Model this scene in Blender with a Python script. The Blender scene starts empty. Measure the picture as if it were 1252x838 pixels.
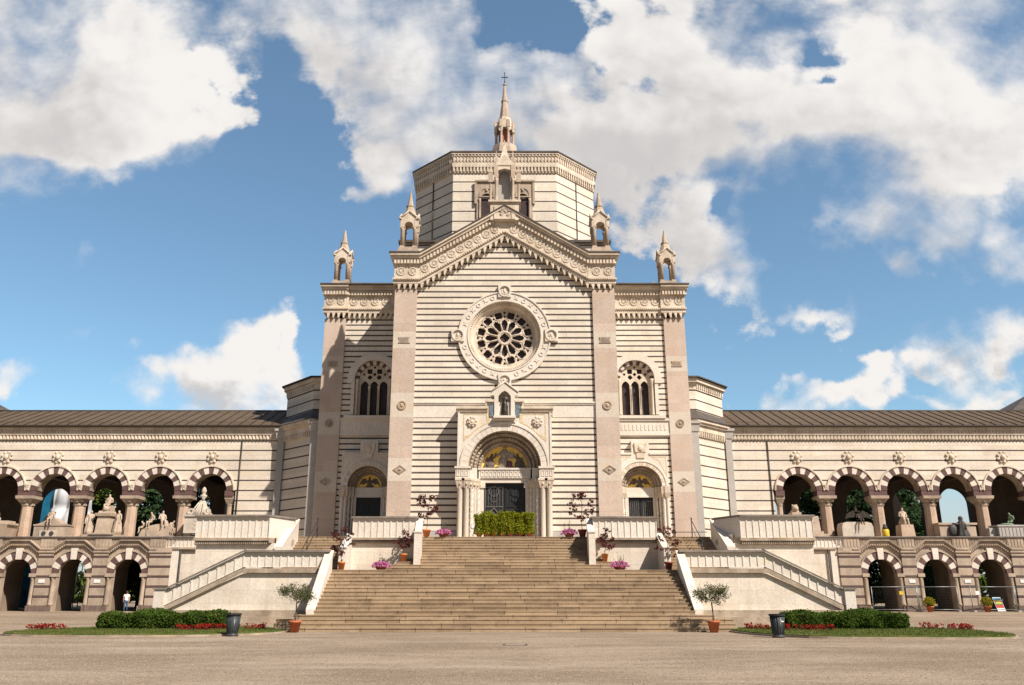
import bpy, bmesh, math, random
from math import sin, cos, pi, radians, sqrt, atan2, tan
from mathutils import Vector, Matrix
from mathutils.geometry import delaunay_2d_cdt

SC = bpy.context.scene
COL = SC.collection

# ------------------------------------------------------------ camera, sky, sun, exposure
cam_d = bpy.data.cameras.new("camera")
cam = bpy.data.objects.new("camera", cam_d)
COL.objects.link(cam)
cam.location = (0, 0, 1.6)
cam.rotation_euler = (radians(90 + 16.7), 0, 0)
cam_d.sensor_width = 36
cam_d.lens = 1026 / 1252 * 36
cam_d.shift_x = 9 / 1252
cam_d.clip_end = 6000
SC.camera = cam

SUN_AZ, SUN_EL = radians(45), radians(46)          # azimuth from the camera's back towards the right
sdir = Vector((sin(SUN_AZ) * cos(SUN_EL), -cos(SUN_AZ) * cos(SUN_EL), sin(SUN_EL)))
sun_d = bpy.data.lights.new("sun", 'SUN')
sun_d.energy = 5.0
sun_d.angle = radians(0.5)
sun_d.color = (1.0, 0.915, 0.81)
sun = bpy.data.objects.new("sun", sun_d)
COL.objects.link(sun)
sun.location = sdir * 100
sun.rotation_euler = (-sdir).to_track_quat('-Z', 'Y').to_euler()

SC.view_settings.view_transform = 'Standard'
SC.view_settings.look = 'None'
SC.view_settings.gamma = 1
SC.view_settings.use_curve_mapping = False
SC.view_settings.exposure = 0.56
SC.render.engine = 'CYCLES'
SC.cycles.max_bounces = 6
SC.cycles.diffuse_bounces = 3
SC.cycles.transparent_max_bounces = 4


class NT:
    """tiny helper round a node tree"""
    def __init__(s, tree):
        s.t = tree; s.n = tree.nodes; s.l = tree.links; s.dim = '3D'

    def node(s, typ, **kw):
        n = s.n.new(typ)
        for k, v in kw.items():
            setattr(n, k, v)
        return n

    def put(s, sock, v):
        if hasattr(v, 'is_linked') or hasattr(v, 'links'):
            s.l.new(v, sock)
        elif v is not None:
            if isinstance(v, (tuple, list)) and sock.type == 'RGBA' and len(v) == 3:
                v = (*v, 1)
            sock.default_value = v

    def math(s, op, a, b=None, c=None, clamp=False):
        n = s.node('ShaderNodeMath', operation=op, use_clamp=clamp)
        s.put(n.inputs[0], a)
        if b is not None: s.put(n.inputs[1], b)
        if c is not None: s.put(n.inputs[2], c)
        return n.outputs[0]

    def vmath(s, op, a, b=None):
        n = s.node('ShaderNodeVectorMath', operation=op)
        s.put(n.inputs[0], a)
        if b is not None: s.put(n.inputs[1], b)
        return n.outputs[1] if op in ('LENGTH', 'DOT_PRODUCT') else n.outputs[0]

    def mix(s, fac, a, b, mode='MIX'):
        n = s.node('ShaderNodeMix', data_type='RGBA', blend_type=mode)
        s.put(n.inputs[0], fac); s.put(n.inputs[6], a); s.put(n.inputs[7], b)
        return n.outputs[2]

    def ramp(s, v, lo, hi, a=0.0, b=1.0, smooth=True):
        n = s.node('ShaderNodeMapRange')
        n.interpolation_type = 'SMOOTHSTEP' if smooth else 'LINEAR'
        s.put(n.inputs[0], v); n.inputs[1].default_value = lo; n.inputs[2].default_value = hi
        n.inputs[3].default_value = a; n.inputs[4].default_value = b
        return n.outputs[0]

    def noise(s, vec, scale, detail=4, rough=0.55, dist=0.0, col=False):
        n = s.node('ShaderNodeTexNoise', noise_dimensions=s.dim)
        s.put(n.inputs['Vector'], vec); n.inputs['Scale'].default_value = scale
        n.inputs['Detail'].default_value = detail; n.inputs['Roughness'].default_value = rough
        n.inputs['Distortion'].default_value = dist
        return n.outputs['Color'] if col else n.outputs[0]

    def sep(s, v):
        n = s.node('ShaderNodeSeparateXYZ'); s.put(n.inputs[0], v); return n.outputs

    def comb(s, x, y, z):
        n = s.node('ShaderNodeCombineXYZ')
        for i, v in enumerate((x, y, z)): s.put(n.inputs[i], v)
        return n.outputs[0]


# ---- sky: Nishita blue with cumulus drawn as banks of cloud in world directions
W = bpy.data.worlds.new("World")
SC.world = W
W.use_nodes = True
W.cycles.sampling_method = 'MANUAL'
W.cycles.sample_map_resolution = 256
w = NT(W.node_tree); w.dim = '2D'
w.n.clear()
wout = w.node('ShaderNodeOutputWorld')
bg = w.node('ShaderNodeBackground'); bg.inputs[1].default_value = 0.05
w.l.new(bg.outputs[0], wout.inputs[0])
sky = w.node('ShaderNodeTexSky', sky_type='NISHITA')
sky.sun_disc = False
sky.sun_elevation = SUN_EL
sky.sun_rotation = atan2(sdir.x, sdir.y)
sky.air_density = 1.0; sky.dust_density = 0.7; sky.ozone_density = 1.6
geo = w.node('ShaderNodeTexCoord').outputs['Generated']
dx, dy, dz = w.sep(geo)[:]
den = w.math('MAXIMUM', w.math('ABSOLUTE', dy), 0.05)
cu = w.math('DIVIDE', dx, den)
cw = w.math('DIVIDE', dz, den)
P2 = w.comb(cu, cw, w.math('MULTIPLY', dy, 0.3))
warp = w.noise(P2, 2.2, 3, 0.5, 0, True)
P3 = w.vmath('ADD', P2, w.vmath('MULTIPLY', w.vmath('SUBTRACT', warp, (0.5, 0.5, 0.5)), (0.13, 0.10, 0.0)))
for wsc, wam, wdt in ((7.0, 0.15, 2), (19.0, 0.075, 4)):
    wv = w.noise(P2, wsc, wdt, 0.6, 0, True)
    P3 = w.vmath('ADD', P3, w.vmath('MULTIPLY', w.vmath('SUBTRACT', wv, (0.5, 0.5, 0.5)), (wam, wam * 0.8, 0.0)))
pp = w.sep(P3)
# banks of cloud: (across, up, half width, half height, weight) in tangents of the direction
BANKS = [
    (-0.58, 0.73, 0.24, 0.15, 1.25), (-0.50, 0.61, 0.13, 0.08, 0.9), (-0.74, 0.70, 0.14, 0.16, 1.0), (-0.38, 0.77, 0.10, 0.05, 0.5),
    (-0.15, 0.71, 0.13, 0.10, 1.3), (-0.26, 0.79, 0.12, 0.06, 0.8), (-0.03, 0.65, 0.11, 0.09, 1.25), (-0.16, 0.60, 0.07, 0.05, 0.7),
    (-0.315, 0.63, 0.055, 0.09, -1.1), (0.035, 0.79, 0.055, 0.06, -1.6), (0.03, 0.735, 0.03, 0.03, -0.7),
    (0.25, 0.66, 0.20, 0.15, 1.35), (0.14, 0.55, 0.09, 0.10, 0.9), (0.09, 0.67, 0.07, 0.08, 0.9), (0.27, 0.44, 0.07, 0.05, 0.85), (0.19, 0.47, 0.06, 0.05, 0.5),
    (0.29, 0.505, 0.03, 0.03, -0.9), (0.385, 0.46, 0.04, 0.06, -0.6), (0.46, 0.40, 0.05, 0.03, -0.3),
    (0.57, 0.69, 0.24, 0.15, 1.35), (0.63, 0.54, 0.17, 0.09, 1.35), (0.52, 0.44, 0.09, 0.05, 1.1), (0.62, 0.42, 0.12, 0.03, 0.4),
    (0.43, 0.735, 0.055, 0.03, -1.5), (0.455, 0.675, 0.035, 0.015, -1.2), (0.088, 0.672, 0.014, 0.018, -1.6),
    (-0.158, 0.505, 0.055, 0.03, 1.0), (0.386, 0.366, 0.035, 0.012, 0.3), (0.455, 0.294, 0.02, 0.014, 0.35),
    (-0.32, 0.268, 0.062, 0.04, 1.4), (-0.39, 0.256, 0.045, 0.02, 0.9), (-0.31, 0.225, 0.09, 0.03, 1.2), (-0.61, 0.232, 0.045, 0.022, 1.0),
    (0.42, 0.235, 0.085, 0.028, 1.15), (0.345, 0.255, 0.02, 0.02, 0.5), (0.63, 0.305, 0.06, 0.035, 1.0), (0.54, 0.285, 0.03, 0.012, 0.5), (0.60, 0.228, 0.04, 0.014, 0.8), (0.27, 0.222, 0.02, 0.013, 0.9),
    (-0.95, 0.6, 0.2, 0.2, 0.9), (0.95, 0.55, 0.2, 0.2, 0.9), (-0.5, 1.0, 0.4, 0.12, 0.9), (0.45, 1.0, 0.5, 0.14, 1.0),
]
tot = None; grad = None
LX, LY = 0.55, 0.83                                  # light comes from up and to the right
for (bx, by, rx, ry, wt) in BANKS:
    a = w.math('MULTIPLY', w.math('SUBTRACT', pp[0], bx), 1 / rx)
    b = w.math('MULTIPLY', w.math('SUBTRACT', pp[1], by), 1 / ry)
    r2 = w.math('ADD', w.math('MULTIPLY', a, a), w.math('MULTIPLY', b, b))
    g = w.math('MULTIPLY', w.math('EXPONENT', w.math('MULTIPLY', r2, -0.9)), wt)
    tot = g if tot is None else w.math('ADD', tot, g)
    if wt > 0:
        k = w.math('MULTIPLY', g, w.math('ADD', w.math('MULTIPLY', a, LX), w.math('MULTIPLY', b, LY)))
        grad = k if grad is None else w.math('ADD', grad, k)
tot = w.math('MULTIPLY', w.math('TANH', w.math('MULTIPLY', tot, 0.9)), 1.15)
PX = w.vmath('MULTIPLY', P2, (1.0, 1.2, 1.0))
PW = w.vmath('ADD', PX, w.vmath('MULTIPLY', w.vmath('SUBTRACT', w.noise(P2, 6.0, 3, 0.6, 0, True), (0.5, 0.5, 0.5)), (0.10, 0.10, 0.0)))


def puff(vec, sc):
    v = w.node('ShaderNodeTexVoronoi', feature='F1', voronoi_dimensions='2D')
    w.put(v.inputs['Vector'], vec); v.inputs['Scale'].default_value = sc; v.inputs['Detail'].default_value = 2.0
    v.inputs['Roughness'].default_value = 0.55; v.inputs['Lacunarity'].default_value = 2.2
    v.normalize = True
    return v.outputs['Distance']


n1 = w.noise(PX, 4.2, 8, 0.6, 0.0)
n2 = w.noise(PX, 17.0, 5, 0.62, 0.0)
v1 = puff(PW, 9.0)
v2 = puff(w.vmath('ADD', PW, (0.012, 0.018, 0.0)), 9.0)
n3 = w.noise(w.vmath('ADD', PX, (0.03, 0.045, 0.0)), 4.2, 5, 0.55, 0.0)
n4 = w.noise(PX, 2.6, 3, 0.5, 0.0)
dens = w.math('ADD', tot, w.math('ADD', w.math('MULTIPLY', w.math('SUBTRACT', n1, 0.5), 2.1),
              w.math('ADD', w.math('MULTIPLY', w.math('SUBTRACT', n2, 0.5), 0.42), w.math('MULTIPLY', w.math('SUBTRACT', 0.32, v1), 0.9))))
soft = w.ramp(w.noise(PX, 3.4, 2, 0.5), 0.34, 0.58, 0.32, 1.3)
soft = w.math('MULTIPLY', soft, w.ramp(cw, 0.28, 0.5, 0.75, 1.0))
cover = w.math('DIVIDE', w.math('SUBTRACT', dens, 0.34), soft, clamp=True)
cover = w.math('MULTIPLY', cover, w.math('MULTIPLY', cover, w.math('SUBTRACT', 3.0, w.math('MULTIPLY', cover, 2.0))))
front = w.ramp(dy, -0.05, 0.15)                      # the big banks stand beyond the chapel; the unseen sky behind is left cloudless and dimmer to cut fill light
cover = w.math('MULTIPLY', cover, front)
relief = w.math('ADD', w.math('MULTIPLY', w.math('SUBTRACT', n1, n3), 0.95), w.math('MULTIPLY', w.math('SUBTRACT', v2, v1), 0.6))
relief = w.math('ADD', relief, w.math('MULTIPLY', w.math('SUBTRACT', n4, 0.5), 0.9))
relief = w.math('ADD', relief, w.math('MULTIPLY', grad, 0.32))
relief = w.math('ADD', relief, w.math('MULTIPLY', w.math('SUBTRACT', n2, 0.5), w.ramp(cw, 0.25, 0.5, 1.9, 0.35)))
thin = w.ramp(dens, 0.5, 1.5, 0.16, -0.05)
shade = w.ramp(w.math('ADD', relief, thin), -0.42, 0.26)
SKYK = 0.1 / 0.05
cl_lo = tuple(v * SKYK for v in (4.25, 4.1, 4.05)); cl_hi = tuple(v * SKYK for v in (6.3, 6.1, 5.9))
ccol = w.mix(shade, cl_lo, cl_hi)
lift = w.mix(front, (0.9, 0.9, 0.9), tuple(v * SKYK for v in (0.88, 1.08, 1.07)))
blue = w.mix(1.0, sky.outputs[0], lift, 'MULTIPLY')
blue = w.mix(0.05, blue, tuple(v * SKYK for v in (3.4, 3.4, 3.4)))
murk = w.ramp(cw, 0.04, 0.2, 0.75, 0.0)            # pale haze low over the horizon
full = w.mix(cover, blue, ccol)
full = w.mix(w.math('MULTIPLY', murk, front), full, tuple(v * SKYK for v in (4.0, 4.05, 4.2)))
w.l.new(full, bg.inputs[0])


# ------------------------------------------------------------ materials
MATS = {}


def new_mat(name):
    m = bpy.data.materials.new(name); m.use_nodes = True
    t = NT(m.node_tree); t.n.clear()
    o = t.node('ShaderNodeOutputMaterial')
    MATS[name] = m
    return m, t, o


def principled(t, o, col, rough=0.7, metal=0.0, bump=None, bstr=0.3, bdist=0.02, spec=0.3):
    p = t.node('ShaderNodeBsdfPrincipled')
    t.put(p.inputs['Base Color'], col); t.put(p.inputs['Roughness'], rough)
    p.inputs['Metallic'].default_value = metal
    p.inputs['Specular IOR Level'].default_value = spec
    if bump is not None:
        b = t.node('ShaderNodeBump'); b.inputs['Strength'].default_value = bstr; b.inputs['Distance'].default_value = bdist
        t.put(b.inputs['Height'], bump); t.l.new(b.outputs[0], p.inputs['Normal'])
    t.l.new(p.outputs[0], o.inputs[0])
    return p


def stone(name, base, alt, stain=None, stain_amt=0.35, rough=0.75, sc=0.5, bump=0.35, stripe=None, joint=None, grime_lo=0.55, grime_hi=0.8):
    """weathered stone; stripe = (period, phase, width, colour); joint = (block length, course height)"""
    m, t, o = new_mat(name)
    pos = t.node('ShaderNodeNewGeometry').outputs['Position']
    x, y, z = t.sep(pos)[:]
    big = t.noise(pos, sc, 5, 0.6)
    fine = t.noise(pos, 9.0, 5, 0.65)
    c = t.mix(t.ramp(big, 0.34, 0.68), base, alt)
    k = t.ramp(fine, 0.25, 0.75, 0.86, 1.1)
    c = t.mix(1.0, c, t.comb(k, k, k), 'MULTIPLY')
    hgt = fine
    bl = t.noise(t.vmath('MULTIPLY', pos, (0.55, 0.55, 2.4)), 0.9, 4, 0.6)
    c = t.mix(t.ramp(bl, 0.54, 0.72, 0.0, 0.45), c, tuple(v * q for v, q in zip(base, (0.97, 0.86, 0.68))))
    if joint:
        br = t.node('ShaderNodeTexBrick')
        t.put(br.inputs['Vector'], t.comb(t.math('ADD', x, y), t.math('SUBTRACT', z, joint[2] if len(joint) > 2 else 0.0), 0.0))
        br.inputs['Scale'].default_value = 1; br.inputs['Brick Width'].default_value = joint[0]; br.inputs['Row Height'].default_value = joint[1]
        br.inputs['Mortar Size'].default_value = 0.008; br.inputs['Mortar Smooth'].default_value = 0.3
        br.inputs['Color1'].default_value = (0.90, 0.89, 0.88, 1); br.inputs['Color2'].default_value = (1.05, 1.045, 1.04, 1)
        br.inputs['Mortar'].default_value = (0.74, 0.70, 0.66, 1); br.inputs['Bias'].default_value = 0.1
        c = t.mix(1.0, c, br.outputs['Color'], 'MULTIPLY')
    if stain:
        st = t.noise(t.vmath('MULTIPLY', pos, (2.2, 2.2, 0.22)), 1.0, 6, 0.65)
        st2 = t.noise(pos, 0.9, 6, 0.6)
        f = t.math('MULTIPLY', t.ramp(t.math('ADD', t.math('MULTIPLY', st, 0.6), t.math('MULTIPLY', st2, 0.4)), grime_lo - 0.1, grime_hi - 0.05), stain_amt)
        c = t.mix(f, c, stain)
    if stripe:
        per, ph, wd, sc_ = stripe
        wob = t.math('MULTIPLY', t.math('SUBTRACT', t.noise(pos, 1.7, 3), 0.5), 0.012)
        fr = t.math('FRACT', t.math('ADD', t.math('DIVIDE', t.math('ADD', t.math('SUBTRACT', z, ph), wob), per), 0.5))
        d = t.math('ABSOLUTE', t.math('SUBTRACT', fr, 0.5))
        msk = t.ramp(d, wd / per / 2 * 0.9, wd / per / 2 * 1.1, 1.0, 0.0, False)
        brk = t.ramp(t.noise(t.vmath('MULTIPLY', pos, (1.0, 1.0, 9.0)), 1.1, 4, 0.7), 0.28, 0.38, 0.6, 1.0)
        c = t.mix(t.math('MULTIPLY', msk, brk), c, t.mix(fine, sc_, tuple(v * 1.4 for v in sc_)))
        hgt = t.math('SUBTRACT', fine, msk)
    principled(t, o, c, rough, bump=hgt, bstr=bump, bdist=0.02)
    return m


def plain(name, col, rough=0.6, metal=0.0, var=0.15, scale=6.0, spec=0.3, bump=0.0):
    m, t, o = new_mat(name)
    pos = t.node('ShaderNodeNewGeometry').outputs['Position']
    n = t.noise(pos, scale, 4, 0.6)
    k = t.ramp(n, 0.25, 0.75, 1 - var, 1 + var)
    c = t.mix(1.0, (*col, 1), t.comb(k, k, k), 'MULTIPLY')
    principled(t, o, c, rough, metal, spec=spec, bump=n if bump else None, bstr=bump)
    return m


def leafmat(name, c1, c2, scale=2.5, transl=0.3):
    m, t, o = new_mat(name)
    pos = t.node('ShaderNodeNewGeometry').outputs['Position']
    f = t.ramp(t.math('ADD', t.math('MULTIPLY', t.noise(pos, scale, 3), 0.55), t.math('MULTIPLY', t.noise(pos, scale * 9, 2), 0.45)), 0.35, 0.65)
    c = t.mix(f, c1, c2)
    d = t.node('ShaderNodeBsdfDiffuse'); t.put(d.inputs[0], c)
    tr = t.node('ShaderNodeBsdfTranslucent'); t.put(tr.inputs[0], c)
    mx = t.node('ShaderNodeMixShader'); mx.inputs[0].default_value = transl
    t.l.new(d.outputs[0], mx.inputs[1]); t.l.new(tr.outputs[0], mx.inputs[2])
    t.l.new(mx.outputs[0], o.inputs[0])
    return m


DK = (0.058, 0.042, 0.037)
CREAM, CREAM2, GRIME = (0.685, 0.622, 0.53), (0.62, 0.552, 0.46), (0.42, 0.335, 0.26)
stone('striped_marble', CREAM, CREAM2, GRIME, 0.3, stripe=(0.4345, 21.65, 0.122, DK), joint=(1.35, 0.4345, 0.0))
stone('striped_marble_side', CREAM, CREAM2, GRIME, 0.3, stripe=(0.4315, 22.49, 0.118, DK), joint=(1.35, 0.4315, 0.0))
stone('striped_marble_drum', CREAM, CREAM2, GRIME, 0.3, stripe=(0.9, 34.7, 0.11, DK), joint=(2.1, 0.9, 0.3))
stone('striped_marble_wing', (0.67, 0.60, 0.51), (0.61, 0.535, 0.445), GRIME, 0.2, stripe=(0.8, 12.70, 0.11, DK), joint=(2.3, 0.8, 0.3))
stone('striped_pier', (0.45, 0.36, 0.28), (0.32, 0.25, 0.19), (0.12, 0.09, 0.07), 0.55, stripe=(0.72, 4.3, 0.19, (0.07, 0.045, 0.04)))
stone('white_marble', (0.68, 0.615, 0.54), (0.60, 0.535, 0.46), GRIME, 0.25)
stone('block_marble', (0.69, 0.62, 0.53), (0.62, 0.55, 0.46), (0.42, 0.33, 0.25), 0.4, grime_lo=0.52, grime_hi=0.74, joint=(1.9, 0.68, 0.45))
stone('carved_marble', (0.65, 0.56, 0.455), (0.53, 0.44, 0.345), (0.27, 0.205, 0.15), 0.45, sc=0.9)
stone('pink_granite', (0.53, 0.43, 0.36), (0.475, 0.375, 0.308), (0.38, 0.27, 0.205), 0.45, sc=0.35, joint=(9.0, 2.2, 0.3))
stone('band_marble', (0.57, 0.50, 0.42), (0.52, 0.45, 0.37), GRIME, 0.3)
stone('weathered_cap', (0.26, 0.22, 0.19), (0.15, 0.125, 0.11), (0.07, 0.06, 0.055), 0.5, sc=1.5)
stone('brown_ledge', (0.42, 0.34, 0.26), (0.27, 0.21, 0.155), (0.11, 0.085, 0.065), 0.6, sc=1.2)
stone('old_stone', (0.46, 0.365, 0.28), (0.32, 0.25, 0.19), (0.11, 0.08, 0.06), 0.6, sc=0.8)
stone('column_granite', (0.50, 0.37, 0.28), (0.41, 0.295, 0.215), (0.24, 0.165, 0.12), 0.45, sc=0.8)
stone('statue_stone', (0.50, 0.395, 0.305), (0.38, 0.295, 0.225), (0.22, 0.165, 0.125), 0.45, sc=1.5)
stone('statue_white', (0.56, 0.49, 0.41), (0.46, 0.395, 0.325), (0.34, 0.28, 0.23), 0.35, sc=1.5)
stone('red_stone', (0.13, 0.075, 0.068), (0.095, 0.055, 0.05), (0.2, 0.11, 0.09), 0.4, sc=2.0)
stone('dark_base', (0.19, 0.135, 0.11), (0.13, 0.095, 0.08), (0.06, 0.045, 0.04), 0.5, sc=2.0)
stone('grey_marble', (0.42, 0.39, 0.36), (0.355, 0.33, 0.30), (0.3, 0.27, 0.24), 0.3)
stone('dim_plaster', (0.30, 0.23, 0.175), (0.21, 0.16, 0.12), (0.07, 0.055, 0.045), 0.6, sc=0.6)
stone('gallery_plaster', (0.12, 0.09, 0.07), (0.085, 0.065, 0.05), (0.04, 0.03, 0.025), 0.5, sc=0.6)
plain('bronze', (0.055, 0.045, 0.035), 0.45, 0.5, 0.4)
plain('green_bronze', (0.17, 0.24, 0.16), 0.6, 0.2, 0.35)
plain('grit_pale', (0.33, 0.265, 0.2), 0.95, 0, 0.2, 6, 0.05)
plain('grit_dark', (0.15, 0.115, 0.085), 0.9)
plain('dark_stone', (0.055, 0.05, 0.048), 0.6, 0, 0.3)
plain('iron', (0.03, 0.03, 0.032), 0.5, 0.3, 0.2)
plain('iron_sunlit', (0.17, 0.16, 0.15), 0.5, 0.4, 0.3)  # paler copy of the iron, with sunlight put into its colour
plain('galvanised', (0.24, 0.25, 0.25), 0.45, 0.5, 0.2)
plain('glass_dark', (0.05, 0.036, 0.036), 0.5, 0, 0.25, 1.5, 0.15)
plain('gold', (0.88, 0.58, 0.12), 0.5, 0.0, 0.3, 9)
plain('gilt', (0.58, 0.46, 0.28), 0.6, 0.1, 0.3, 9)
plain('mosaic_robe', (0.12, 0.09, 0.075), 0.6, 0, 0.5, 7)
plain('mosaic_dress', (0.30, 0.25, 0.20), 0.6, 0, 0.5, 7)
plain('mosaic_purple', (0.12, 0.045, 0.05), 0.6, 0, 0.4, 7)
plain('mosaic_blue', (0.13, 0.17, 0.19), 0.6, 0, 0.4, 7)
plain('brick_red', (0.36, 0.135, 0.085), 0.8)
plain('terracotta', (0.42, 0.125, 0.055), 0.75, 0, 0.18, 4)
plain('terracotta_orange', (0.56, 0.19, 0.06), 0.75, 0, 0.18, 4)
plain('terracotta_dark', (0.24, 0.06, 0.045), 0.75, 0, 0.18, 4)
plain('bark', (0.11, 0.085, 0.06), 0.9, 0, 0.3, 12, bump=0.5)
plain('soil', (0.06, 0.045, 0.035), 0.95)
plain('bin_paint', (0.035, 0.042, 0.045), 0.42, 0.1, 0.25, 10)
plain('white_paint', (0.72, 0.71, 0.69), 0.5)
plain('yellow_paint', (0.58, 0.40, 0.03), 0.5)
plain('tarp_blue', (0.01, 0.105, 0.19), 0.45, 0, 0.25, 1.2)
plain('tarp_white', (0.62, 0.63, 0.66), 0.4, 0, 0.18, 0.9)
plain('skin', (0.45, 0.26, 0.19), 0.6)
plain('hair', (0.06, 0.035, 0.02), 0.7)
plain('shirt', (0.75, 0.73, 0.72), 0.8)
plain('jeans', (0.06, 0.10, 0.17), 0.8)
plain('poster_red', (0.55, 0.06, 0.04), 0.5); plain('poster_lime', (0.45, 0.5, 0.05), 0.5)
plain('poster_blue', (0.03, 0.25, 0.42), 0.5); plain('poster_brown', (0.18, 0.08, 0.05), 0.5)
plain('roof_brown', (0.105, 0.074, 0.049), 0.7, 0.0, 0.14, 0.7, 0.15)
plain('roof_seam', (0.04, 0.03, 0.022), 0.6, 0.0)
plain('roof_dark', (0.085, 0.07, 0.06), 0.7, 0.1, 0.3, 1.0)
plain('roof_rust', (0.36, 0.20, 0.10), 0.7)
leafmat('hedge_leaf', (0.03, 0.06, 0.011), (0.11, 0.165, 0.03))
leafmat('olive_leaf', (0.075, 0.085, 0.04), (0.16, 0.165, 0.085), 5)
leafmat('maple_leaf', (0.075, 0.02, 0.022), (0.17, 0.055, 0.05), 5)
leafmat('bamboo_leaf', (0.12, 0.15, 0.012), (0.36, 0.36, 0.03), 5)
leafmat('cedar_leaf', (0.035, 0.07, 0.032), (0.12, 0.19, 0.08), 0.9)
leafmat('tree_leaf', (0.045, 0.08, 0.016), (0.14, 0.18, 0.04), 0.9)
leafmat('yellow_leaf', (0.12, 0.14, 0.02), (0.42, 0.34, 0.03), 9)
leafmat('pink_petal', (0.52, 0.12, 0.32), (0.70, 0.30, 0.50), 9)
leafmat('red_petal', (0.24, 0.012, 0.012), (0.42, 0.035, 0.025), 9)
leafmat('red_foliage', (0.14, 0.02, 0.02), (0.26, 0.05, 0.03), 9)
leafmat('grass_blade', (0.07, 0.10, 0.02), (0.16, 0.17, 0.055), 0.8)


def m_ground():
    m, t, o = new_mat('gravel')
    pos = t.node('ShaderNodeNewGeometry').outputs['Position']
    x, y, z = t.sep(pos)[:]
    big = t.noise(t.vmath('MULTIPLY', pos, (0.45, 1.0, 1.0)), 0.3, 7, 0.65)
    band = t.noise(t.vmath('MULTIPLY', pos, (0.35, 0.8, 1.0)), 0.8, 6, 0.65)
    mid = t.noise(pos, 5.0, 5, 0.7)
    fine = t.noise(t.vmath('MULTIPLY', pos, (1.0, 0.35, 1.0)), 30.0, 2, 0.8)
    vor = t.node('ShaderNodeTexVoronoi'); t.put(vor.inputs['Vector'], pos); vor.inputs['Scale'].default_value = 38
    c = t.mix(t.ramp(t.math('ADD', t.math('MULTIPLY', big, 0.7), t.math('MULTIPLY', band, 0.3)), 0.38, 0.62), (0.205, 0.152, 0.106), (0.30, 0.232, 0.168))
    k = t.math('MULTIPLY', t.ramp(mid, 0.2, 0.8, 0.78, 1.2), t.ramp(fine, 0.3, 0.7, 0.74, 1.26))
    c = t.mix(1.0, c, t.comb(k, k, k), 'MULTIPLY')
    # worn wheel tracks across the forecourt and darker damp patches
    for (yc, sl, wd, am) in ((20.6, 0.045, 0.55, 0.55), (22.3, 0.05, 0.5, 0.4), (27.5, -0.03, 0.6, 0.5), (29.3, -0.035, 0.5, 0.4), (16.6, 0.09, 0.35, 0.35), (33.2, 0.01, 0.8, 0.45)):
        ln = t.math('SUBTRACT', t.math('ADD', y, t.math('MULTIPLY', t.math('SUBTRACT', t.noise(pos, 0.12, 3), 0.5), 7.0)), t.math('ADD', yc, t.math('MULTIPLY', x, sl)))
        tr = t.ramp(t.math('ABSOLUTE', ln), wd * 0.3, wd, am, 0.0)
        c = t.mix(t.math('MULTIPLY', tr, t.ramp(big, 0.42, 0.6, 0.0, 0.75)), c, (0.37, 0.30, 0.24))
    dmp = t.ramp(t.noise(t.vmath('MULTIPLY', pos, (0.5, 1, 1)), 0.22, 6, 0.7), 0.55, 0.72, 0.0, 0.35)
    c = t.mix(dmp, c, (0.17, 0.13, 0.10))
    # a few pale stones
    pale = t.math('MULTIPLY', t.ramp(t.sep(vor.outputs['Color'])[0], 0.9, 0.95), 0.4)
    c = t.mix(pale, c, (0.55, 0.47, 0.4))
    principled(t, o, c, 0.95, bump=t.math('ADD', t.math('MULTIPLY', fine, 0.5), t.math('MULTIPLY', mid, 0.6)), bstr=0.55, bdist=0.03, spec=0.1)


def m_steps():
    m, t, o = new_mat('step_granite')
    pos = t.node('ShaderNodeNewGeometry').outputs['Position']
    x, y, z = t.sep(pos)[:]
    # each course of steps has its own tone and joints
    row = t.math('FLOOR', t.math('DIVIDE', t.math('SUBTRACT', z, 0.003), 0.174))
    wn = t.node('ShaderNodeTexWhiteNoise', noise_dimensions='1D'); t.put(wn.inputs['W'], row)
    sx = t.math('ADD', x, t.math('MULTIPLY', wn.outputs[0], 2.6))
    ln = t.math('DIVIDE', sx, 2.45)
    cell = t.node('ShaderNodeTexWhiteNoise', noise_dimensions='2D'); t.put(cell.inputs['Vector'], t.comb(t.math('FLOOR', ln), row, 0.0))
    jd = t.math('ABSOLUTE', t.math('SUBTRACT', t.math('FRACT', ln), 0.5))
    joint = t.ramp(jd, 0.4925, 0.4955, 0.0, 1.0, False)
    big = t.noise(pos, 1.3, 7, 0.7)
    fine = t.noise(pos, 14, 5, 0.7)
    c = t.mix(cell.outputs[0], (0.27, 0.192, 0.12), (0.39, 0.288, 0.188))
    c = t.mix(t.math('MULTIPLY', t.ramp(big, 0.45, 0.70), 0.6), c, (0.15, 0.105, 0.07))
    k = t.ramp(fine, 0.2, 0.8, 0.8, 1.18)
    c = t.mix(1.0, c, t.comb(k, k, k), 'MULTIPLY')
    c = t.mix(t.math('MULTIPLY', joint, 0.85), c, (0.05, 0.035, 0.028))
    principled(t, o, c, 0.85, bump=fine, bstr=0.4, spec=0.15)


def m_lawn():
    m, t, o = new_mat('lawn_ground')
    pos = t.node('ShaderNodeNewGeometry').outputs['Position']
    a = t.noise(pos, 0.9, 5, 0.6); b = t.noise(pos, 12, 4, 0.7)
    c = t.mix(t.ramp(a, 0.35, 0.7), (0.065, 0.10, 0.02), (0.16, 0.155, 0.05))
    k = t.ramp(b, 0.2, 0.8, 0.7, 1.2)
    principled(t, o, t.mix(1.0, c, t.comb(k, k, k), 'MULTIPLY'), 0.95, bump=b, bstr=0.6, bdist=0.04, spec=0.05)


m_ground(); m_steps(); m_lawn()

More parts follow.
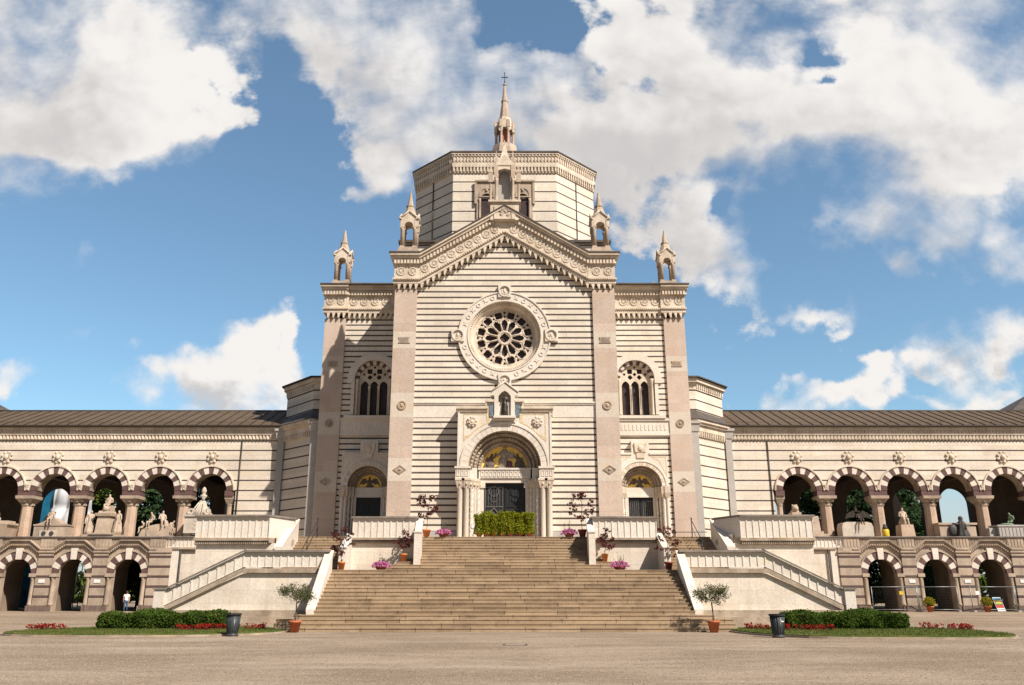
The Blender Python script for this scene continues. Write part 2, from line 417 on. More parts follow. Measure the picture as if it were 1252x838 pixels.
# ------------------------------------------------------------ mesh builder and object helpers
def arch_pts(cx, zs, r, z0, n=14):
    """outline of a round-headed opening"""
    p = [(cx - r, z0)]
    for i in range(n + 1):
        a = pi - pi * i / n
        p.append((cx + r * cos(a), zs + r * sin(a)))
    p.append((cx + r, z0))
    return p


def lancet_pts(cx, zs, r, z0, n=6, k=1.55):
    p = [(cx - r, z0)]
    R = r * k
    top = sqrt(R * R - (R - r) ** 2)
    a0 = atan2(top, -(R - r))            # left arc is centred right of the axis
    for i in range(n + 1):
        a = pi + (a0 - pi) * i / n
        p.append((cx + (R - r) + R * cos(a), zs + R * sin(a)))
    for i in range(n - 1, -1, -1):
        a = pi + (a0 - pi) * i / n
        p.append((cx - (R - r) - R * cos(a), zs + R * sin(a)))
    p.append((cx + r, z0))
    return p


def circ(cx, cz, r, n=20, a0=0.0):
    return [(cx + r * cos(a0 + 2 * pi * i / n), cz + r * sin(a0 + 2 * pi * i / n)) for i in range(n)]


def rect(x0, x1, z0, z1):
    return [(x0, z0), (x1, z0), (x1, z1), (x0, z1)]


def quatrefoil(cx, cz, r, a0=0.0, n=5):
    p = []
    for q in range(4):
        b = a0 + q * pi / 2
        ox, oz = cx + r * 0.52 * cos(b), cz + r * 0.52 * sin(b)
        for i in range(n):
            a = b - 1.25 + 2.5 * i / (n - 1)
            p.append((ox + r * 0.46 * cos(a), oz + r * 0.46 * sin(a)))
    return p


def inside(p, poly):
    x, y = p; c = False; j = len(poly) - 1
    for i in range(len(poly)):
        xi, yi = poly[i]; xj, yj = poly[j]
        if (yi > y) != (yj > y) and x < (xj - xi) * (y - yi) / (yj - yi) + xi:
            c = not c
        j = i
    return c


class MB:
    def __init__(s, mirror=1):
        s.v = []; s.f = []; s.m = []; s.mi = 0; s.mx = mirror; s.xf = None; s.smooth = set()

    def add(s, verts, faces, smooth=False):
        b = len(s.v)
        for p in verts:
            s.v.append(s.xf(p) if s.xf else tuple(p))
        for f in faces:
            if smooth: s.smooth.add(len(s.f))
            s.f.append([b + i for i in f]); s.m.append(s.mi)
        return s

    def mat(s, i):
        s.mi = i; return s

    def box(s, x0, x1, y0, y1, z0, z1):
        if x0 > x1: x0, x1 = x1, x0
        return s.add([(x0, y0, z0), (x1, y0, z0), (x1, y1, z0), (x0, y1, z0), (x0, y0, z1), (x1, y0, z1), (x1, y1, z1), (x0, y1, z1)],
                     [(0, 3, 2, 1), (4, 5, 6, 7), (0, 1, 5, 4), (1, 2, 6, 5), (2, 3, 7, 6), (3, 0, 4, 7)])

    def frus(s, cx, cy, z0, z1, r0, r1, n=4, a0=pi / 4, cap=True, smooth=False):
        """tapered prism; for n=4 r is the half side"""
        k = sqrt(2) if n == 4 else 1
        v = [(cx + r0 * k * cos(a0 + 2 * pi * i / n), cy + r0 * k * sin(a0 + 2 * pi * i / n), z0) for i in range(n)]
        v += [(cx + r1 * k * cos(a0 + 2 * pi * i / n), cy + r1 * k * sin(a0 + 2 * pi * i / n), z1) for i in range(n)]
        s.add(v, [(i, (i + 1) % n, n + (i + 1) % n, n + i) for i in range(n)], smooth)
        if cap:
            b = len(s.v) - 2 * n
            s.f.append([b + i for i in range(n)][::-1]); s.m.append(s.mi)
            s.f.append([b + n + i for i in range(n)]); s.m.append(s.mi)
        return s

    def lathe(s, cx, cy, prof, n=16, smooth=True, fold=0.0, nf=9, ph=0.0, sy=1.0):
        v = []; f = []
        for (r, z) in prof:
            for i in range(n):
                a = 2 * pi * i / n
                rr = r * (1 + fold * sin(nf * a + ph))
                v.append((cx + rr * cos(a), cy + rr * sin(a) * sy, z))
        for k in range(len(prof) - 1):
            for i in range(n):
                j = (i + 1) % n
                f.append((k * n + i, k * n + j, (k + 1) * n + j, (k + 1) * n + i))
        f.append(tuple(range(n))[::-1]); f.append(tuple((len(prof) - 1) * n + i for i in range(n)))
        return s.add(v, f, smooth)

    def tube(s, p0, p1, r0, r1=None, n=8, smooth=True):
        r1 = r0 if r1 is None else r1
        p0 = Vector(p0); p1 = Vector(p1); d = (p1 - p0)
        if d.length < 1e-6: return s
        d.normalize()
        u = d.orthogonal().normalized(); w_ = d.cross(u)
        v = [tuple(p0 + (u * cos(2 * pi * i / n) + w_ * sin(2 * pi * i / n)) * r0) for i in range(n)]
        v += [tuple(p1 + (u * cos(2 * pi * i / n) + w_ * sin(2 * pi * i / n)) * r1) for i in range(n)]
        f = [(i, (i + 1) % n, n + (i + 1) % n, n + i) for i in range(n)]
        f += [tuple(range(n))[::-1], tuple(range(n, 2 * n))]
        return s.add(v, f, smooth)

    def path(s, pts, r, n=6):
        for a, b in zip(pts[:-1], pts[1:]): s.tube(a, b, r, r, n)
        return s

    def ball(s, c, rx, ry=None, rz=None, n=10, k=6):
        ry = rx if ry is None else ry; rz = rx if rz is None else rz
        v = []; f = []
        for j in range(1, k):
            b = pi * j / k
            for i in range(n):
                a = 2 * pi * i / n
                v.append((c[0] + rx * sin(b) * cos(a), c[1] + ry * sin(b) * sin(a), c[2] + rz * cos(b)))
        v.append((c[0], c[1], c[2] + rz)); v.append((c[0], c[1], c[2] - rz))
        T = len(v) - 2
        for j in range(k - 2):
            for i in range(n):
                q = (i + 1) % n
                f.append((j * n + i, (j + 1) * n + i, (j + 1) * n + q, j * n + q))
        for i in range(n):
            q = (i + 1) % n
            f.append((T, i, q)); f.append((T + 1, (k - 2) * n + q, (k - 2) * n + i))
        return s.add(v, f, True)

    def plate(s, outer, holes, a, b, ax='y', back=True, hole_mat=None):
        """flat panel with holes, extruded from a to b along an axis"""
        def P(q, h):
            return (q[0], h, q[1]) if ax == 'y' else ((h, q[0], q[1]) if ax == 'x' else (q[0], q[1], h))
        vs = []; es = []
        for poly in [outer] + holes:
            k = len(vs); n = len(poly)
            vs += [Vector(q) for q in poly]
            es += [(k + i, k + (i + 1) % n) for i in range(n)]
        if holes or len(outer) > 4:
            ov, oe, of = delaunay_2d_cdt(vs, es, [], 0, 1e-5)[:3]
            fs = []
            for t in of:
                c = (sum(ov[i][0] for i in t) / len(t), sum(ov[i][1] for i in t) / len(t))
                if inside(c, outer) and not any(inside(c, h) for h in holes):
                    fs.append(list(t))
        else:
            ov = vs; fs = [[0, 1, 2, 3][:len(outer)]]
        s.add([P(q, a) for q in ov], fs)
        if back: s.add([P(q, b) for q in ov], [f[::-1] for f in fs])
        keep = s.mi
        for h, poly in enumerate([outer] + holes):
            if h and hole_mat is not None: s.mi = hole_mat
            n = len(poly)
            s.add([P(q, a) for q in poly] + [P(q, b) for q in poly], [(i, (i + 1) % n, n + (i + 1) % n, n + i) for i in range(n)])
        s.mi = keep
        return s

    def ring(s, cx, cz, r0, r1, y0, y1, n=48, a0=0.0, a1=2 * pi, mats=None, gap=0.0):
        """arch ring or full annulus in the wall plane; mats = cycle of material slots, one per segment"""
        full = abs(a1 - a0 - 2 * pi) < 1e-6
        keep = s.mi
        for i in range(n):
            b0 = a0 + (a1 - a0) * i / n + gap; b1 = a0 + (a1 - a0) * (i + 1) / n - gap
            if mats: s.mi = mats[i % len(mats)]
            sub = max(1, int(abs(b1 - b0) / 0.13))
            v = []
            for j in range(sub + 1):
                a = b0 + (b1 - b0) * j / sub
                for (r, y) in ((r0, y0), (r1, y0), (r1, y1), (r0, y1)):
                    v.append((cx + r * cos(a), y, cz + r * sin(a)))
            f = []
            for j in range(sub):
                k = 4 * j
                for q in range(4):
                    f.append((k + q, k + (q + 1) % 4, k + 4 + (q + 1) % 4, k + 4 + q))
            if not full or mats or gap:
                f.append((0, 1, 2, 3)); f.append((4 * sub + 3, 4 * sub + 2, 4 * sub + 1, 4 * sub))
            s.add(v, f)
        s.mi = keep
        return s

    def cone_ring(s, cx, cz, r0, y0, r1, y1, n=48, a0=0.0, a1=2 * pi):
        v = []
        for i in range(n + 1):
            a = a0 + (a1 - a0) * i / n
            v.append((cx + r0 * cos(a), y0, cz + r0 * sin(a))); v.append((cx + r1 * cos(a), y1, cz + r1 * sin(a)))
        return s.add(v, [(2 * i, 2 * i + 1, 2 * i + 3, 2 * i + 2) for i in range(n)], True)

    def leaf(s, p, size, rng, up=0.35, asp=0.5):
        """one leaf: a bent diamond of two triangles"""
        n = Vector((rng.gauss(0, 1), rng.gauss(0, 1), rng.gauss(0, 1) + up))
        if n.length < 1e-3: n = Vector((0, 0, 1))
        n.normalize()
        u = n.orthogonal().normalized()
        u = Matrix.Rotation(rng.uniform(0, 2 * pi), 3, n) @ u
        q = n.cross(u)
        p = Vector(p); L = size * rng.uniform(0.7, 1.3); B = L * asp
        return s.add([tuple(p - u * L), tuple(p + q * B + n * B * 0.3), tuple(p + u * L), tuple(p - q * B + n * B * 0.3)], [(0, 1, 2, 3)])

    def build(s, name, mats, parent=None, label=None, fix=True):
        off = Vector((0, 0, 0)); q = parent
        while q is not None:
            off += q.location; q = q.parent
        mx = s.mx
        me = bpy.data.meshes.new(name)
        me.from_pydata([(v[0] * mx - off.x, v[1] - off.y, v[2] - off.z) for v in s.v], [], [f[::-1] for f in s.f] if mx < 0 else s.f)
        if not isinstance(mats, (list, tuple)): mats = [mats]
        for k in mats: me.materials.append(MATS[k])
        me.polygons.foreach_set('material_index', s.m)
        if s.smooth:
            me.polygons.foreach_set('use_smooth', [i in s.smooth for i in range(len(s.f))])
        if fix:
            bm = bmesh.new(); bm.from_mesh(me)
            bmesh.ops.recalc_face_normals(bm, faces=bm.faces)
            bm.to_mesh(me); bm.free()
        me.update()
        o = bpy.data.objects.new(name, me)
        COL.objects.link(o)
        if parent is not None: o.parent = parent
        if label: o['label'] = label
        return o


def tag(o, label, cat=None, group=None, kind=None):
    if label: o['label'] = label
    if cat: o['category'] = cat
    if group: o['group'] = group
    if kind: o['kind'] = kind
    return o


def thing(name, label, cat, loc=(0, 0, 0), group=None):
    o = bpy.data.objects.new(name, None)
    o.empty_display_size = 0.3
    COL.objects.link(o); o.location = loc
    return tag(o, label, cat, group)


def kids(o):
    return [c for c in ALL if c.parent == o]


def dup(root, loc, label, rz=0.0, scale=1.0):
    """copy a thing with its parts and sub-parts"""
    def cp(o, par):
        c = o.copy(); COL.objects.link(c)
        if par is not None: c.parent = par
        for ch in list(o.children): cp(ch, c)
        return c
    r = cp(root, None)
    r.location = loc; r.rotation_euler.z = rz; r.scale = (scale,) * 3
    r['label'] = label
    return r


def skin_mesh(nodes, level=1):
    """one continuous body grown over a skeleton. nodes: list of (x, y, z, radius or (rx, ry), parent index)"""
    me = bpy.data.meshes.new('body')
    me.from_pydata([n[:3] for n in nodes], [(n[4], i) for i, n in enumerate(nodes) if n[4] is not None], [])
    o = bpy.data.objects.new('body', me); COL.objects.link(o)
    md = o.modifiers.new('s', 'SKIN')
    sv = me.skin_vertices[0].data
    for i, n in enumerate(nodes):
        r = n[3]
        sv[i].radius = r if isinstance(r, tuple) else (r, r)
        sv[i].use_root = (i == 0)
    if level:
        ss = o.modifiers.new('u', 'SUBSURF'); ss.levels = level; ss.render_levels = level
    dg = bpy.context.evaluated_depsgraph_get()
    ev = o.evaluated_get(dg)
    out = bpy.data.meshes.new_from_object(ev)
    vs = [tuple(v.co) for v in out.vertices]; fs = [tuple(p.vertices) for p in out.polygons]
    bpy.data.objects.remove(o); bpy.data.meshes.remove(me); bpy.data.meshes.remove(out)
    return vs, fs


def sit_pose(lean=0.0, arm='lap', head_turn=0.0):
    """seated figure facing the camera (-y), seat at z=0 under the hips"""
    N = [(0, 0, 0.10, (0.17, 0.13), None), (0, 0.01 + lean * .2, 0.30, (0.15, 0.11), 0), (0, 0.02 + lean * .5, 0.50, (0.18, 0.12), 1),
         (0, 0.0 + lean * .7, 0.64, 0.065, 2), (head_turn, -0.03 + lean, 0.76, (0.085, 0.10), 3), (head_turn, -0.03 + lean, 0.87, (0.075, 0.085), 4)]
    for s in (-1, 1):
        b = len(N)
        N += [(s * 0.21, 0.02 + lean * .5, 0.52, 0.075, 2), (s * 0.27, -0.02 + lean * .3, 0.27, 0.055, b),
              (s * (0.12 if arm == 'lap' else 0.2), -0.22, 0.22, 0.042, b + 1), (s * 0.06, -0.30, 0.20, 0.045, b + 2)]
        b = len(N)
        N += [(s * 0.11, -0.20, 0.08, 0.10, 0), (s * 0.13, -0.46, 0.06, 0.085, b), (s * 0.12, -0.44, -0.22, 0.065, b + 1),
              (s * 0.12, -0.42, -0.42, 0.05, b + 2), (s * 0.13, -0.56, -0.46, 0.04, b + 3)]
    return N


def stand_pose(arm_l=(0.25, -0.05, 0.95), arm_r=(0.25, -0.1, 0.85), head=(0, 0)):
    N = [(0, 0, 0.95, (0.15, 0.12), None), (0, 0, 1.15, (0.13, 0.10), 0), (0, 0.0, 1.36, (0.17, 0.12), 1), (0, 0, 1.50, 0.06, 2),
         (head[0], -0.02 + head[1], 1.60, (0.08, 0.095), 3), (head[0], -0.02 + head[1], 1.71, (0.07, 0.08), 4)]
    for s, h in ((-1, arm_l), (1, arm_r)):
        b = len(N)
        ex = ((0.21 + h[0]) / 2 + 0.05)
        N += [(s * 0.20, 0, 1.40, 0.07, 2), (s * ex, h[1] / 2 + 0.03, (1.40 + h[2]) / 2 - 0.02, 0.05, b), (s * h[0], h[1], h[2], 0.04, b + 1),
              (s * h[0], h[1] - 0.07, h[2] - 0.05, 0.04, b + 2)]
        b = len(N)
        N += [(s * 0.09, 0, 0.85, 0.10, 0), (s * 0.10, -0.01, 0.48, 0.07, b), (s * 0.10, 0.02, 0.09, 0.045, b + 1), (s * 0.11, -0.12, 0.04, 0.04, b + 2)]
    return N


def place(mb, vf, loc, sc=1.0, rz=0.0, rx=0.0, ry=0.0):
    M = Matrix.Translation(loc) @ Matrix.Rotation(rz, 4, 'Z') @ Matrix.Rotation(ry, 4, 'Y') @ Matrix.Rotation(rx, 4, 'X') @ Matrix.Scale(sc, 4)
    mb.add([tuple(M @ Vector(v)) for v in vf[0]], vf[1], True)

# ------------------------------------------------------------ ground
H0 = 0.37                    # the forecourt rises a little towards the arcades
PLAT = 4.85                  # chapel platform
YC, YS, YW, YL = 57.0, 63.4, 67.3, 65.5

g = MB()
rows = [-60, 0, 30, 45, 50, 56, 60, 120, 400, 3000]
zz = [0, 0, 0, 0, 0.1, 0.25, H0, H0, H0, H0]
xs = [-3000, -300, -60, -30, 0, 30, 60, 300, 3000]
g.add([(x, y, z) for y, z in zip(rows, zz) for x in xs],
      [(j * 9 + i, j * 9 + i + 1, (j + 1) * 9 + i + 1, (j + 1) * 9 + i) for j in range(9) for i in range(8)])
tag(g.build('ground', 'gravel'), 'pale brown gravel forecourt in front of the chapel', None, None, 'structure')

# ------------------------------------------------------------ the chapel
CH = thing('memorial_chapel', 'striped marble chapel with gable, rose window and octagonal drum behind the wide steps', 'chapel', (0, YC, PLAT))


def cornice_medallion(mb, x, y, z, r):
    mb.ring(x, z, r * 0.72, r, y - 0.05, y + 0.01, 14)
    mb.ring(x, z, 0, r * 0.3, y - 0.05, y + 0.01, 8)
    for q in range(6):
        a = q * pi / 3
        mb.ring(x + cos(a) * r * 0.48, z + sin(a) * r * 0.48, 0, r * 0.15, y - 0.035, y + 0.01, 6)


# front wall with the rose opening and portal opening
ROSE = (0.0, 19.19)
mb = MB()
out = [(-6.35, PLAT - .3), (6.35, PLAT - .3), (6.35, 24.9), (0, 28.6), (-6.35, 24.9)]
mb.plate(out, [circ(0, ROSE[1], 2.62, 64), arch_pts(0, 9.72, 2.42, PLAT - .25, 24)], YC, YC + 0.5)
mb.build('facade_wall', 'striped_marble', CH)
# string course above the portal
for s in (-1, 1):
    mb = MB()
    mb.box(s * 1.35, s * 6.32, YC - 0.14, YC - 0.002, 14.28, 14.38); mb.box(s * 1.35, s * 6.32, YC - 0.09, YC - 0.002, 14.18, 14.278)
    mb.box(s * 3.3, s * 6.32, YC - 0.03, YC - 0.002, 13.3, 14.17)
    mb.build('string_course', 'white_marble', CH)
# base course
for s in (-1, 1):
    mb = MB()
    mb.box(s * 3.2, s * 6.3, YC - 0.12, YC - 0.002, PLAT, PLAT + 0.75)
    mb.build('plinth', 'grey_marble', CH)
# core walls of the front block, side bays and crossing
mb = MB()
for s in (-1, 1):
    mb.box(s * 6.4, s * 7.88, YC + 0.02, 66, PLAT - .3, 25.0)
    mb.box(s * 7.9, s * 14.2, YS + 2.0, 80, PLAT - .3, 24.9)
    mb.box(s * 14.2, s * 13.2, YS + 0.1, YS + 2.1, PLAT - .3, 24.8)
mb.box(-7.8, 7.8, 62, 66, PLAT, 27.0)
mb.build('core_wall', 'striped_marble_side', CH)


# ---- pilasters
def pilaster(m, x0, x1, yf, z_top, zs):
    p = MB(m); p.box(x0, x1, yf - 0.18, yf + 0.3, PLAT, z_top)
    p.box(x0 - 0.05, x1 + 0.05, yf - 0.28, yf - 0.181, PLAT, PLAT + 0.45)
    o = p.build('pilaster', 'pink_granite', CH)
    xc = (x0 + x1) / 2
    for k, (z0, z1, typ) in enumerate(zs):
        q = MB(m); q.box(x0 + 0.004, x1 - 0.004, yf - 0.186, yf - 0.178, z0, z1)
        q.build('marble_band', 'band_marble', o)
        zc = (z0 + z1) / 2; y = yf - 0.186
        q = MB(m)
        if typ == 'plaque':
            q.plate([(xc - .42, zc - .22), (xc + .42, zc - .22), (xc + .33, zc), (xc + .42, zc + .22), (xc - .42, zc + .22), (xc - .33, zc)], [], y - .05, y + .002)
            q.mat(1)
            for j in range(5): q.box(xc - .28, xc + .28, y - .056, y - .049, zc - .17 + j * .07, zc - .14 + j * .07)
            q.build('plaque', ['old_stone', 'weathered_cap'], o)
        elif typ == 'round':
            q.ring(xc, zc, 0.22, 0.31, y - .07, y + .002, 24); q.ring(xc, zc, 0, 0.2, y - .03, y + .002, 16); q.ball((xc, y - .03, zc), .12, .06, .15)
            q.build('medallion', ['old_stone'], o)
        else:
            q.plate([(xc - .46, zc), (xc, zc - .31), (xc + .46, zc), (xc, zc + .31)], [[(xc - .38, zc), (xc, zc - .25), (xc + .38, zc), (xc, zc + .25)]], y - .05, y + .002)
            q.plate([(xc - .34, zc), (xc, zc - .22), (xc + .34, zc), (xc, zc + .22)], [], y - .02, y + .002); q.ball((xc, y - .02, zc), .13, .05, .1)
            q.build('diamond_panel', ['old_stone'], o)


BZ = [(18.2, 19.45, 'plaque'), (13.25, 15.0, 'round'), (8.9, 10.45, 'diamond')]
for m in (-1, 1):
    pilaster(m, 6.3, 7.9, YC, 22.6, BZ)
    pilaster(m, 12.6, 14.25, YS, 22.55, BZ)


# ---- gable cornice: layers follow the top line T
def T(x):
    x = abs(x)
    return 25.4 if x >= 6.1 else 25.4 + 0.61 * (6.1 - x)


def layer(mb, a, b, y0, y1, ext, xi=None):
    pts = [-ext, -6.1, 0, 6.1, ext]
    top = [(x, T(x) - a) for x in pts]; bot = [(x, T(x) - b) for x in pts]
    mb.plate(bot + top[::-1], [], y0, y1)


co = MB()
layer(co, 0.12, 0.28, YC - .74, YC + 1.0, 8.3)
layer(co, 0.282, 0.48, YC - .6, YC + 1.0, 8.2)
layer(co, 0.482, 0.85, YC - .44, YC + 1.0, 8.08)
layer(co, 0.852, 1.95, YC - .3, YC + 1.0, 7.98)
layer(co, 1.952, 2.1, YC - .46, YC + 1.0, 8.08)
layer(co, 2.102, 2.36, YC - .36, YC + 1.0, 8.02)
n = 0
x = 0.17
while x < 7.95:                                    # leaf moulding, dentils and hanging corbels
    for s in (-1, 1):
        z = T(x)
        co.box(s * (x - .09), s * (x + .06), YC - .53, YC - .43, z - .86, z - .58)
    x += 0.235
x = 0.1
while x < 7.95:
    for s in (-1, 1):
        co.box(s * (x - .045), s * (x + .045), YC - .5, YC - .455, T(x) - 2.08, T(x) - 1.97)
    x += 0.16
x = 0.2
while x < 7.9:
    for s in (-1, 1):
        z = T(x) - 2.36
        co.plate([(s * (x - .13), z), (s * (x + .13), z), (s * (x + .08), z - .42), (s * (x + .02), z - .42)], [], YC - .34, YC - .001)
    x += 0.41
for s in (-1, 1):
    for i in range(9):
        x = 5.75 - i * 0.63
        cornice_medallion(co, s * x, YC - .3, T(x) - 1.4, 0.30)
        xe = x + 0.315
        co.box(s * (xe - .03), s * (xe + .03), YC - .325, YC - .299, T(xe) - 1.93, T(xe) - .87)
    for x in (6.65, 7.5):
        cornice_medallion(co, s * x, YC - .3, 24.0, 0.31)
    # returns along the block's sides
    co.box(s * 7.9, s * 8.3, YC + 1.0, 66, 25.12, 25.26); co.box(s * 7.9, s * 8.14, YC + 1.0, 66, 24.55, 25.098); co.box(s * 7.9, s * 8.0, YC + 1.0, 66, 22.8, 24.548)
GC = co.build('gable_cornice', ['carved_marble'], CH)
co = MB()
layer(co, 0.03, 0.118, YC - .8, 66.0, 8.36)
co.build('gable_roof', 'roof_dark', CH)


# ---- side bay cornices
for m in (-1, 1):
    co = MB(m)

    def lay(z0, z1, d, ext):
        co.box(8.05, 12.45, YS - d, YS + 1.5, z0, z1)
        co.box(12.4, 14.25 + ext, YS - d - .17, YS + 1.6, z0 - .0015, z1 - .002)
        co.box(14.2, 14.25 + ext, YS + 1.6, 79, z0, z1)
    lay(25.04, 25.2, .68, .38); lay(24.84, 25.038, .54, .32); lay(24.46, 24.838, .38, .22)
    lay(23.4, 24.458, .2, .1); lay(23.25, 23.398, .34, .18); lay(22.98, 23.248, .26, .12)
    x = 8.15
    while x < 14.3:
        y = YS - (.17 if x > 12.4 else 0)
        co.box(x - .08, x + .06, y - .48, y - .37, 24.44, 24.72)
        x += .235
    x = 8.12
    while x < 14.25:
        y = YS - (.17 if x > 12.4 else 0)
        co.box(x - .045, x + .045, y - .38, y - .335, 23.26, 23.37)
        x += .16
    x = 8.2
    while x < 14.2:
        y = YS - (.17 if x > 12.4 else 0)
        co.plate([(x - .13, 22.98), (x + .13, 22.98), (x + .08, 22.56), (x + .02, 22.56)], [], y - .25, y - .001)
        x += .41
    for x in (8.6, 9.46, 10.32, 11.18, 12.02): cornice_medallion(co, x, YS - .2, 23.95, .31)
    for x in (12.98, 13.85): cornice_medallion(co, x, YS - .37, 23.95, .31)
    co.build('side_cornice', 'carved_marble', CH)
    co = MB(m); co.box(7.95, 14.66, YS - .92, 79.5, 25.202, 25.3); co.build('side_roof', 'roof_dark', CH)
    # little gabled roof showing behind the pinnacle
    co = MB(m); co.add([(10.9, 67.5, 25.3), (13.7, 67.5, 25.3), (13.7, 71, 25.3), (10.9, 71, 25.3), (12.9, 67.9, 27.5), (12.9, 71, 27.5)],
                       [(0, 1, 4), (1, 2, 5, 4), (2, 3, 5), (3, 0, 4, 5)])
    co.build('corner_roof', 'roof_rust', CH)


# ---- side bay wall with window and door openings
XW, XD = 10.18, 10.22
for m in (-1, 1):
    mb = MB(m)
    mb.plate(rect(7.85, 12.65, PLAT - .3, 23.0), [arch_pts(XW, 17.68, 1.46, 14.72, 20), arch_pts(XD, 9.3, 1.48, PLAT - .25, 20)], YS, YS + 0.6)
    mb.build('side_bay_wall', 'striped_marble_side', CH)
    # window
    wi = MB(m)
    wi.ring(XW, 17.68, 1.47, 2.02, YS - .14, YS + .02, 24, 0, pi)
    for s in (-1, 1):
        wi.box(XW + s * 1.46, XW + s * 1.72, YS - .1, YS + .02, 14.85, 17.3)
        wi.box(XW + s * 1.46, XW + s * 2.05, YS - .16, YS + .02, 17.3, 17.68)
    win = wi.build('arched_window', 'white_marble', CH)
    wi = MB(m); wi.ring(XW, 17.68, 1.17, 1.46, YS + .1, YS + .5, 15, 0, pi, mats=[1, 0]);
    wi.build('voussoir_arch', ['white_marble', 'red_stone'], win)
    wi = MB(m)
    holes = [lancet_pts(XW + k * .73, 17.1, .315, 14.82, 6) for k in (-1, 0, 1)]
    holes += [quatrefoil(XW + s * .36, 17.86, .2) for s in (-1, 1)] + [quatrefoil(XW + s * .38, 18.33, .25, pi / 4) for s in (-1, 1)]
    holes += [circ(XW, 18.1, .16, 4, 0), circ(XW, 18.66, .15, 3, -pi / 2), circ(XW + .82, 18.1, .16, 3, 0.5), circ(XW - .82, 18.1, .16, 3, pi - .5)]
    wi.plate(arch_pts(XW, 17.68, 1.2, 14.75, 20), holes, YS + .3, YS + .48)
    for s in (-1, 1):
        wi.box(XW + s * 1.2, XW + s * 1.45, YS + .1, YS + .5, 14.75, 17.66)
        wi.lathe(XW + s * 1.27, YS + .02, [(.13, 14.8), (.11, 14.9), (.09, 15), (.09, 17.2), (.16, 17.55), (.16, 17.66)], 10)
    wi.build('tracery', 'carved_marble', win)
    for s in (-1, 1):
        q = MB(m)
        for d in (-.055, .055):
            q.lathe(XW + s * .36 + d, YS + .24, [(.05, 14.85), (.035, 14.95), (.03, 16.85), (.045, 16.9)], 8)
        q.frus(XW + s * .36, YS + .26, 16.88, 17.1, .06, .11, 4)
        q.build('mullion', 'carved_marble', win)
    wi = MB(m); wi.box(XW - 1.4, XW + 1.4, YS + .55, YS + .58, 14.7, 19.2); wi.build('glass', 'glass_dark', win)
    wi = MB(m); wi.box(XW - 2.1, XW + 2.15, YS - .3, YS - .002, 14.5, 14.72); wi.box(7.92, 12.58, YS - .2, YS - .004, 14.32, 14.498); wi.box(7.92, 12.58, YS - .1, YS - .004, 13.4, 14.318)
    wi.box(7.92, 12.58, YS - .14, YS - .004, 13.2, 13.39)
    for j in range(14):
        wi.box(8.3 + j * .3, 8.42 + j * .3, YS - .13, YS - .099, 13.6, 14.05)
    wi.build('sill', 'white_marble', win)

    # side door
    sd = MB(m)
    fr = [(XD - 2.0, 9.32), (XD - 2.0, 11.75), (XD - .66, 11.75), (XD - .66, 12.75), (XD + .66, 12.75), (XD + .66, 11.75), (XD + 2.0, 11.75), (XD + 2.0, 9.32), (XD + 1.5, 9.32)]
    fr += [(XD + 1.5 * cos(pi * i / 20), 9.32 + 1.5 * sin(pi * i / 20)) for i in range(1, 20)] + [(XD - 1.5, 9.32)]
    sd.plate(fr, [], YS - .5, YS - .003)
    for s in (-1, 1): sd.box(XD + s * .66, XD + s * 2.06, YS - .58, YS - .502, 11.66, 11.8)
    sp = sd.build('side_portal', 'white_marble', CH)
    q = MB(m); q.ring(XD, 9.32, 1.5, 1.8, YS - .56, YS - .4, 19, 0, pi, mats=[0, 1], gap=.004); q.ring(XD, 9.32, 1.8, 1.88, YS - .6, YS - .4, 19, 0, pi)
    q.build('voussoir_arch', ['white_marble', 'carved_marble'], sp)
    q = MB(m)
    for (ra, rb, ya, yb) in ((1.46, 1.5, -.5, .2), (1.3, 1.46, -.1, .3), (1.12, 1.3, .1, .45), (.94, 1.12, .3, .6)):
        q.ring(XD, 9.32, ra, rb, YS + ya, YS + yb, 20, 0, pi)
    for r, y in ((1.38, -.1), (1.2, .1), (1.03, .3)):
        for i in range(16):
            a0, a1 = pi * i / 16, pi * (i + 1) / 16
            q.tube((XD + r * cos(a0), YS + y, 9.32 + r * sin(a0)), (XD + r * cos(a1), YS + y, 9.32 + r * sin(a1)), .055, n=6)
    q.build('archivolt', 'brown_ledge', sp)
    for s in (-1, 1):
        q = MB(m)
        q.plate([(XD + s * 1.9, 10.0), (XD + s * 1.9, 11.5), (XD + s * .75, 11.5), (XD + s * 1.35, 11.2)], [[(XD + s * 1.87, 10.2), (XD + s * 1.87, 11.46), (XD + s * .95, 11.46), (XD + s * 1.4, 11.2)]], YS - .512, YS - .499)
        q.build('gilt_border', 'gilt', sp)
    q = MB(m); q.plate([(XD - .4, 11.85), (XD + .4, 11.85), (XD + .46, 12.55), (XD + .2, 12.45), (XD, 12.6), (XD - .2, 12.45), (XD - .46, 12.55)], [], YS - .62, YS - .499)
    q.ball((XD, YS - .62, 12.15), .22, .1, .26); q.box(XD - .3, XD + .3, YS - .58, YS - .499, 11.4, 11.84)
    q.build('carved_shield', 'carved_marble', sp)
    # lunette: gold mosaic with a winged figure
    q = MB(m); q.plate(arch_pts(XD, 9.32, .98, 9.15, 16), [], YS + .5, YS + .6); lun = q.build('lunette', 'gold', sp)
    q = MB(m)
    for s in (-1, 1):
        q.plate([(XD + s * .08, 9.75), (XD + s * .3, 10.0), (XD + s * .55, 9.98), (XD + s * .86, 9.42), (XD + s * .6, 9.6), (XD + s * .45, 9.52), (XD + s * .3, 9.6)], [], YS + .46, YS + .499)
    q.ball((XD, YS + .48, 9.66), .18, .06, .32); q.ball((XD, YS + .47, 10.02), .09, .06, .1); q.ball((XD - .12, YS + .48, 9.42), .2, .05, .14); q.ball((XD + .13, YS + .48, 9.38), .18, .05, .12)
    q.build('winged_figure', 'mosaic_robe', lun)
    q = MB(m)
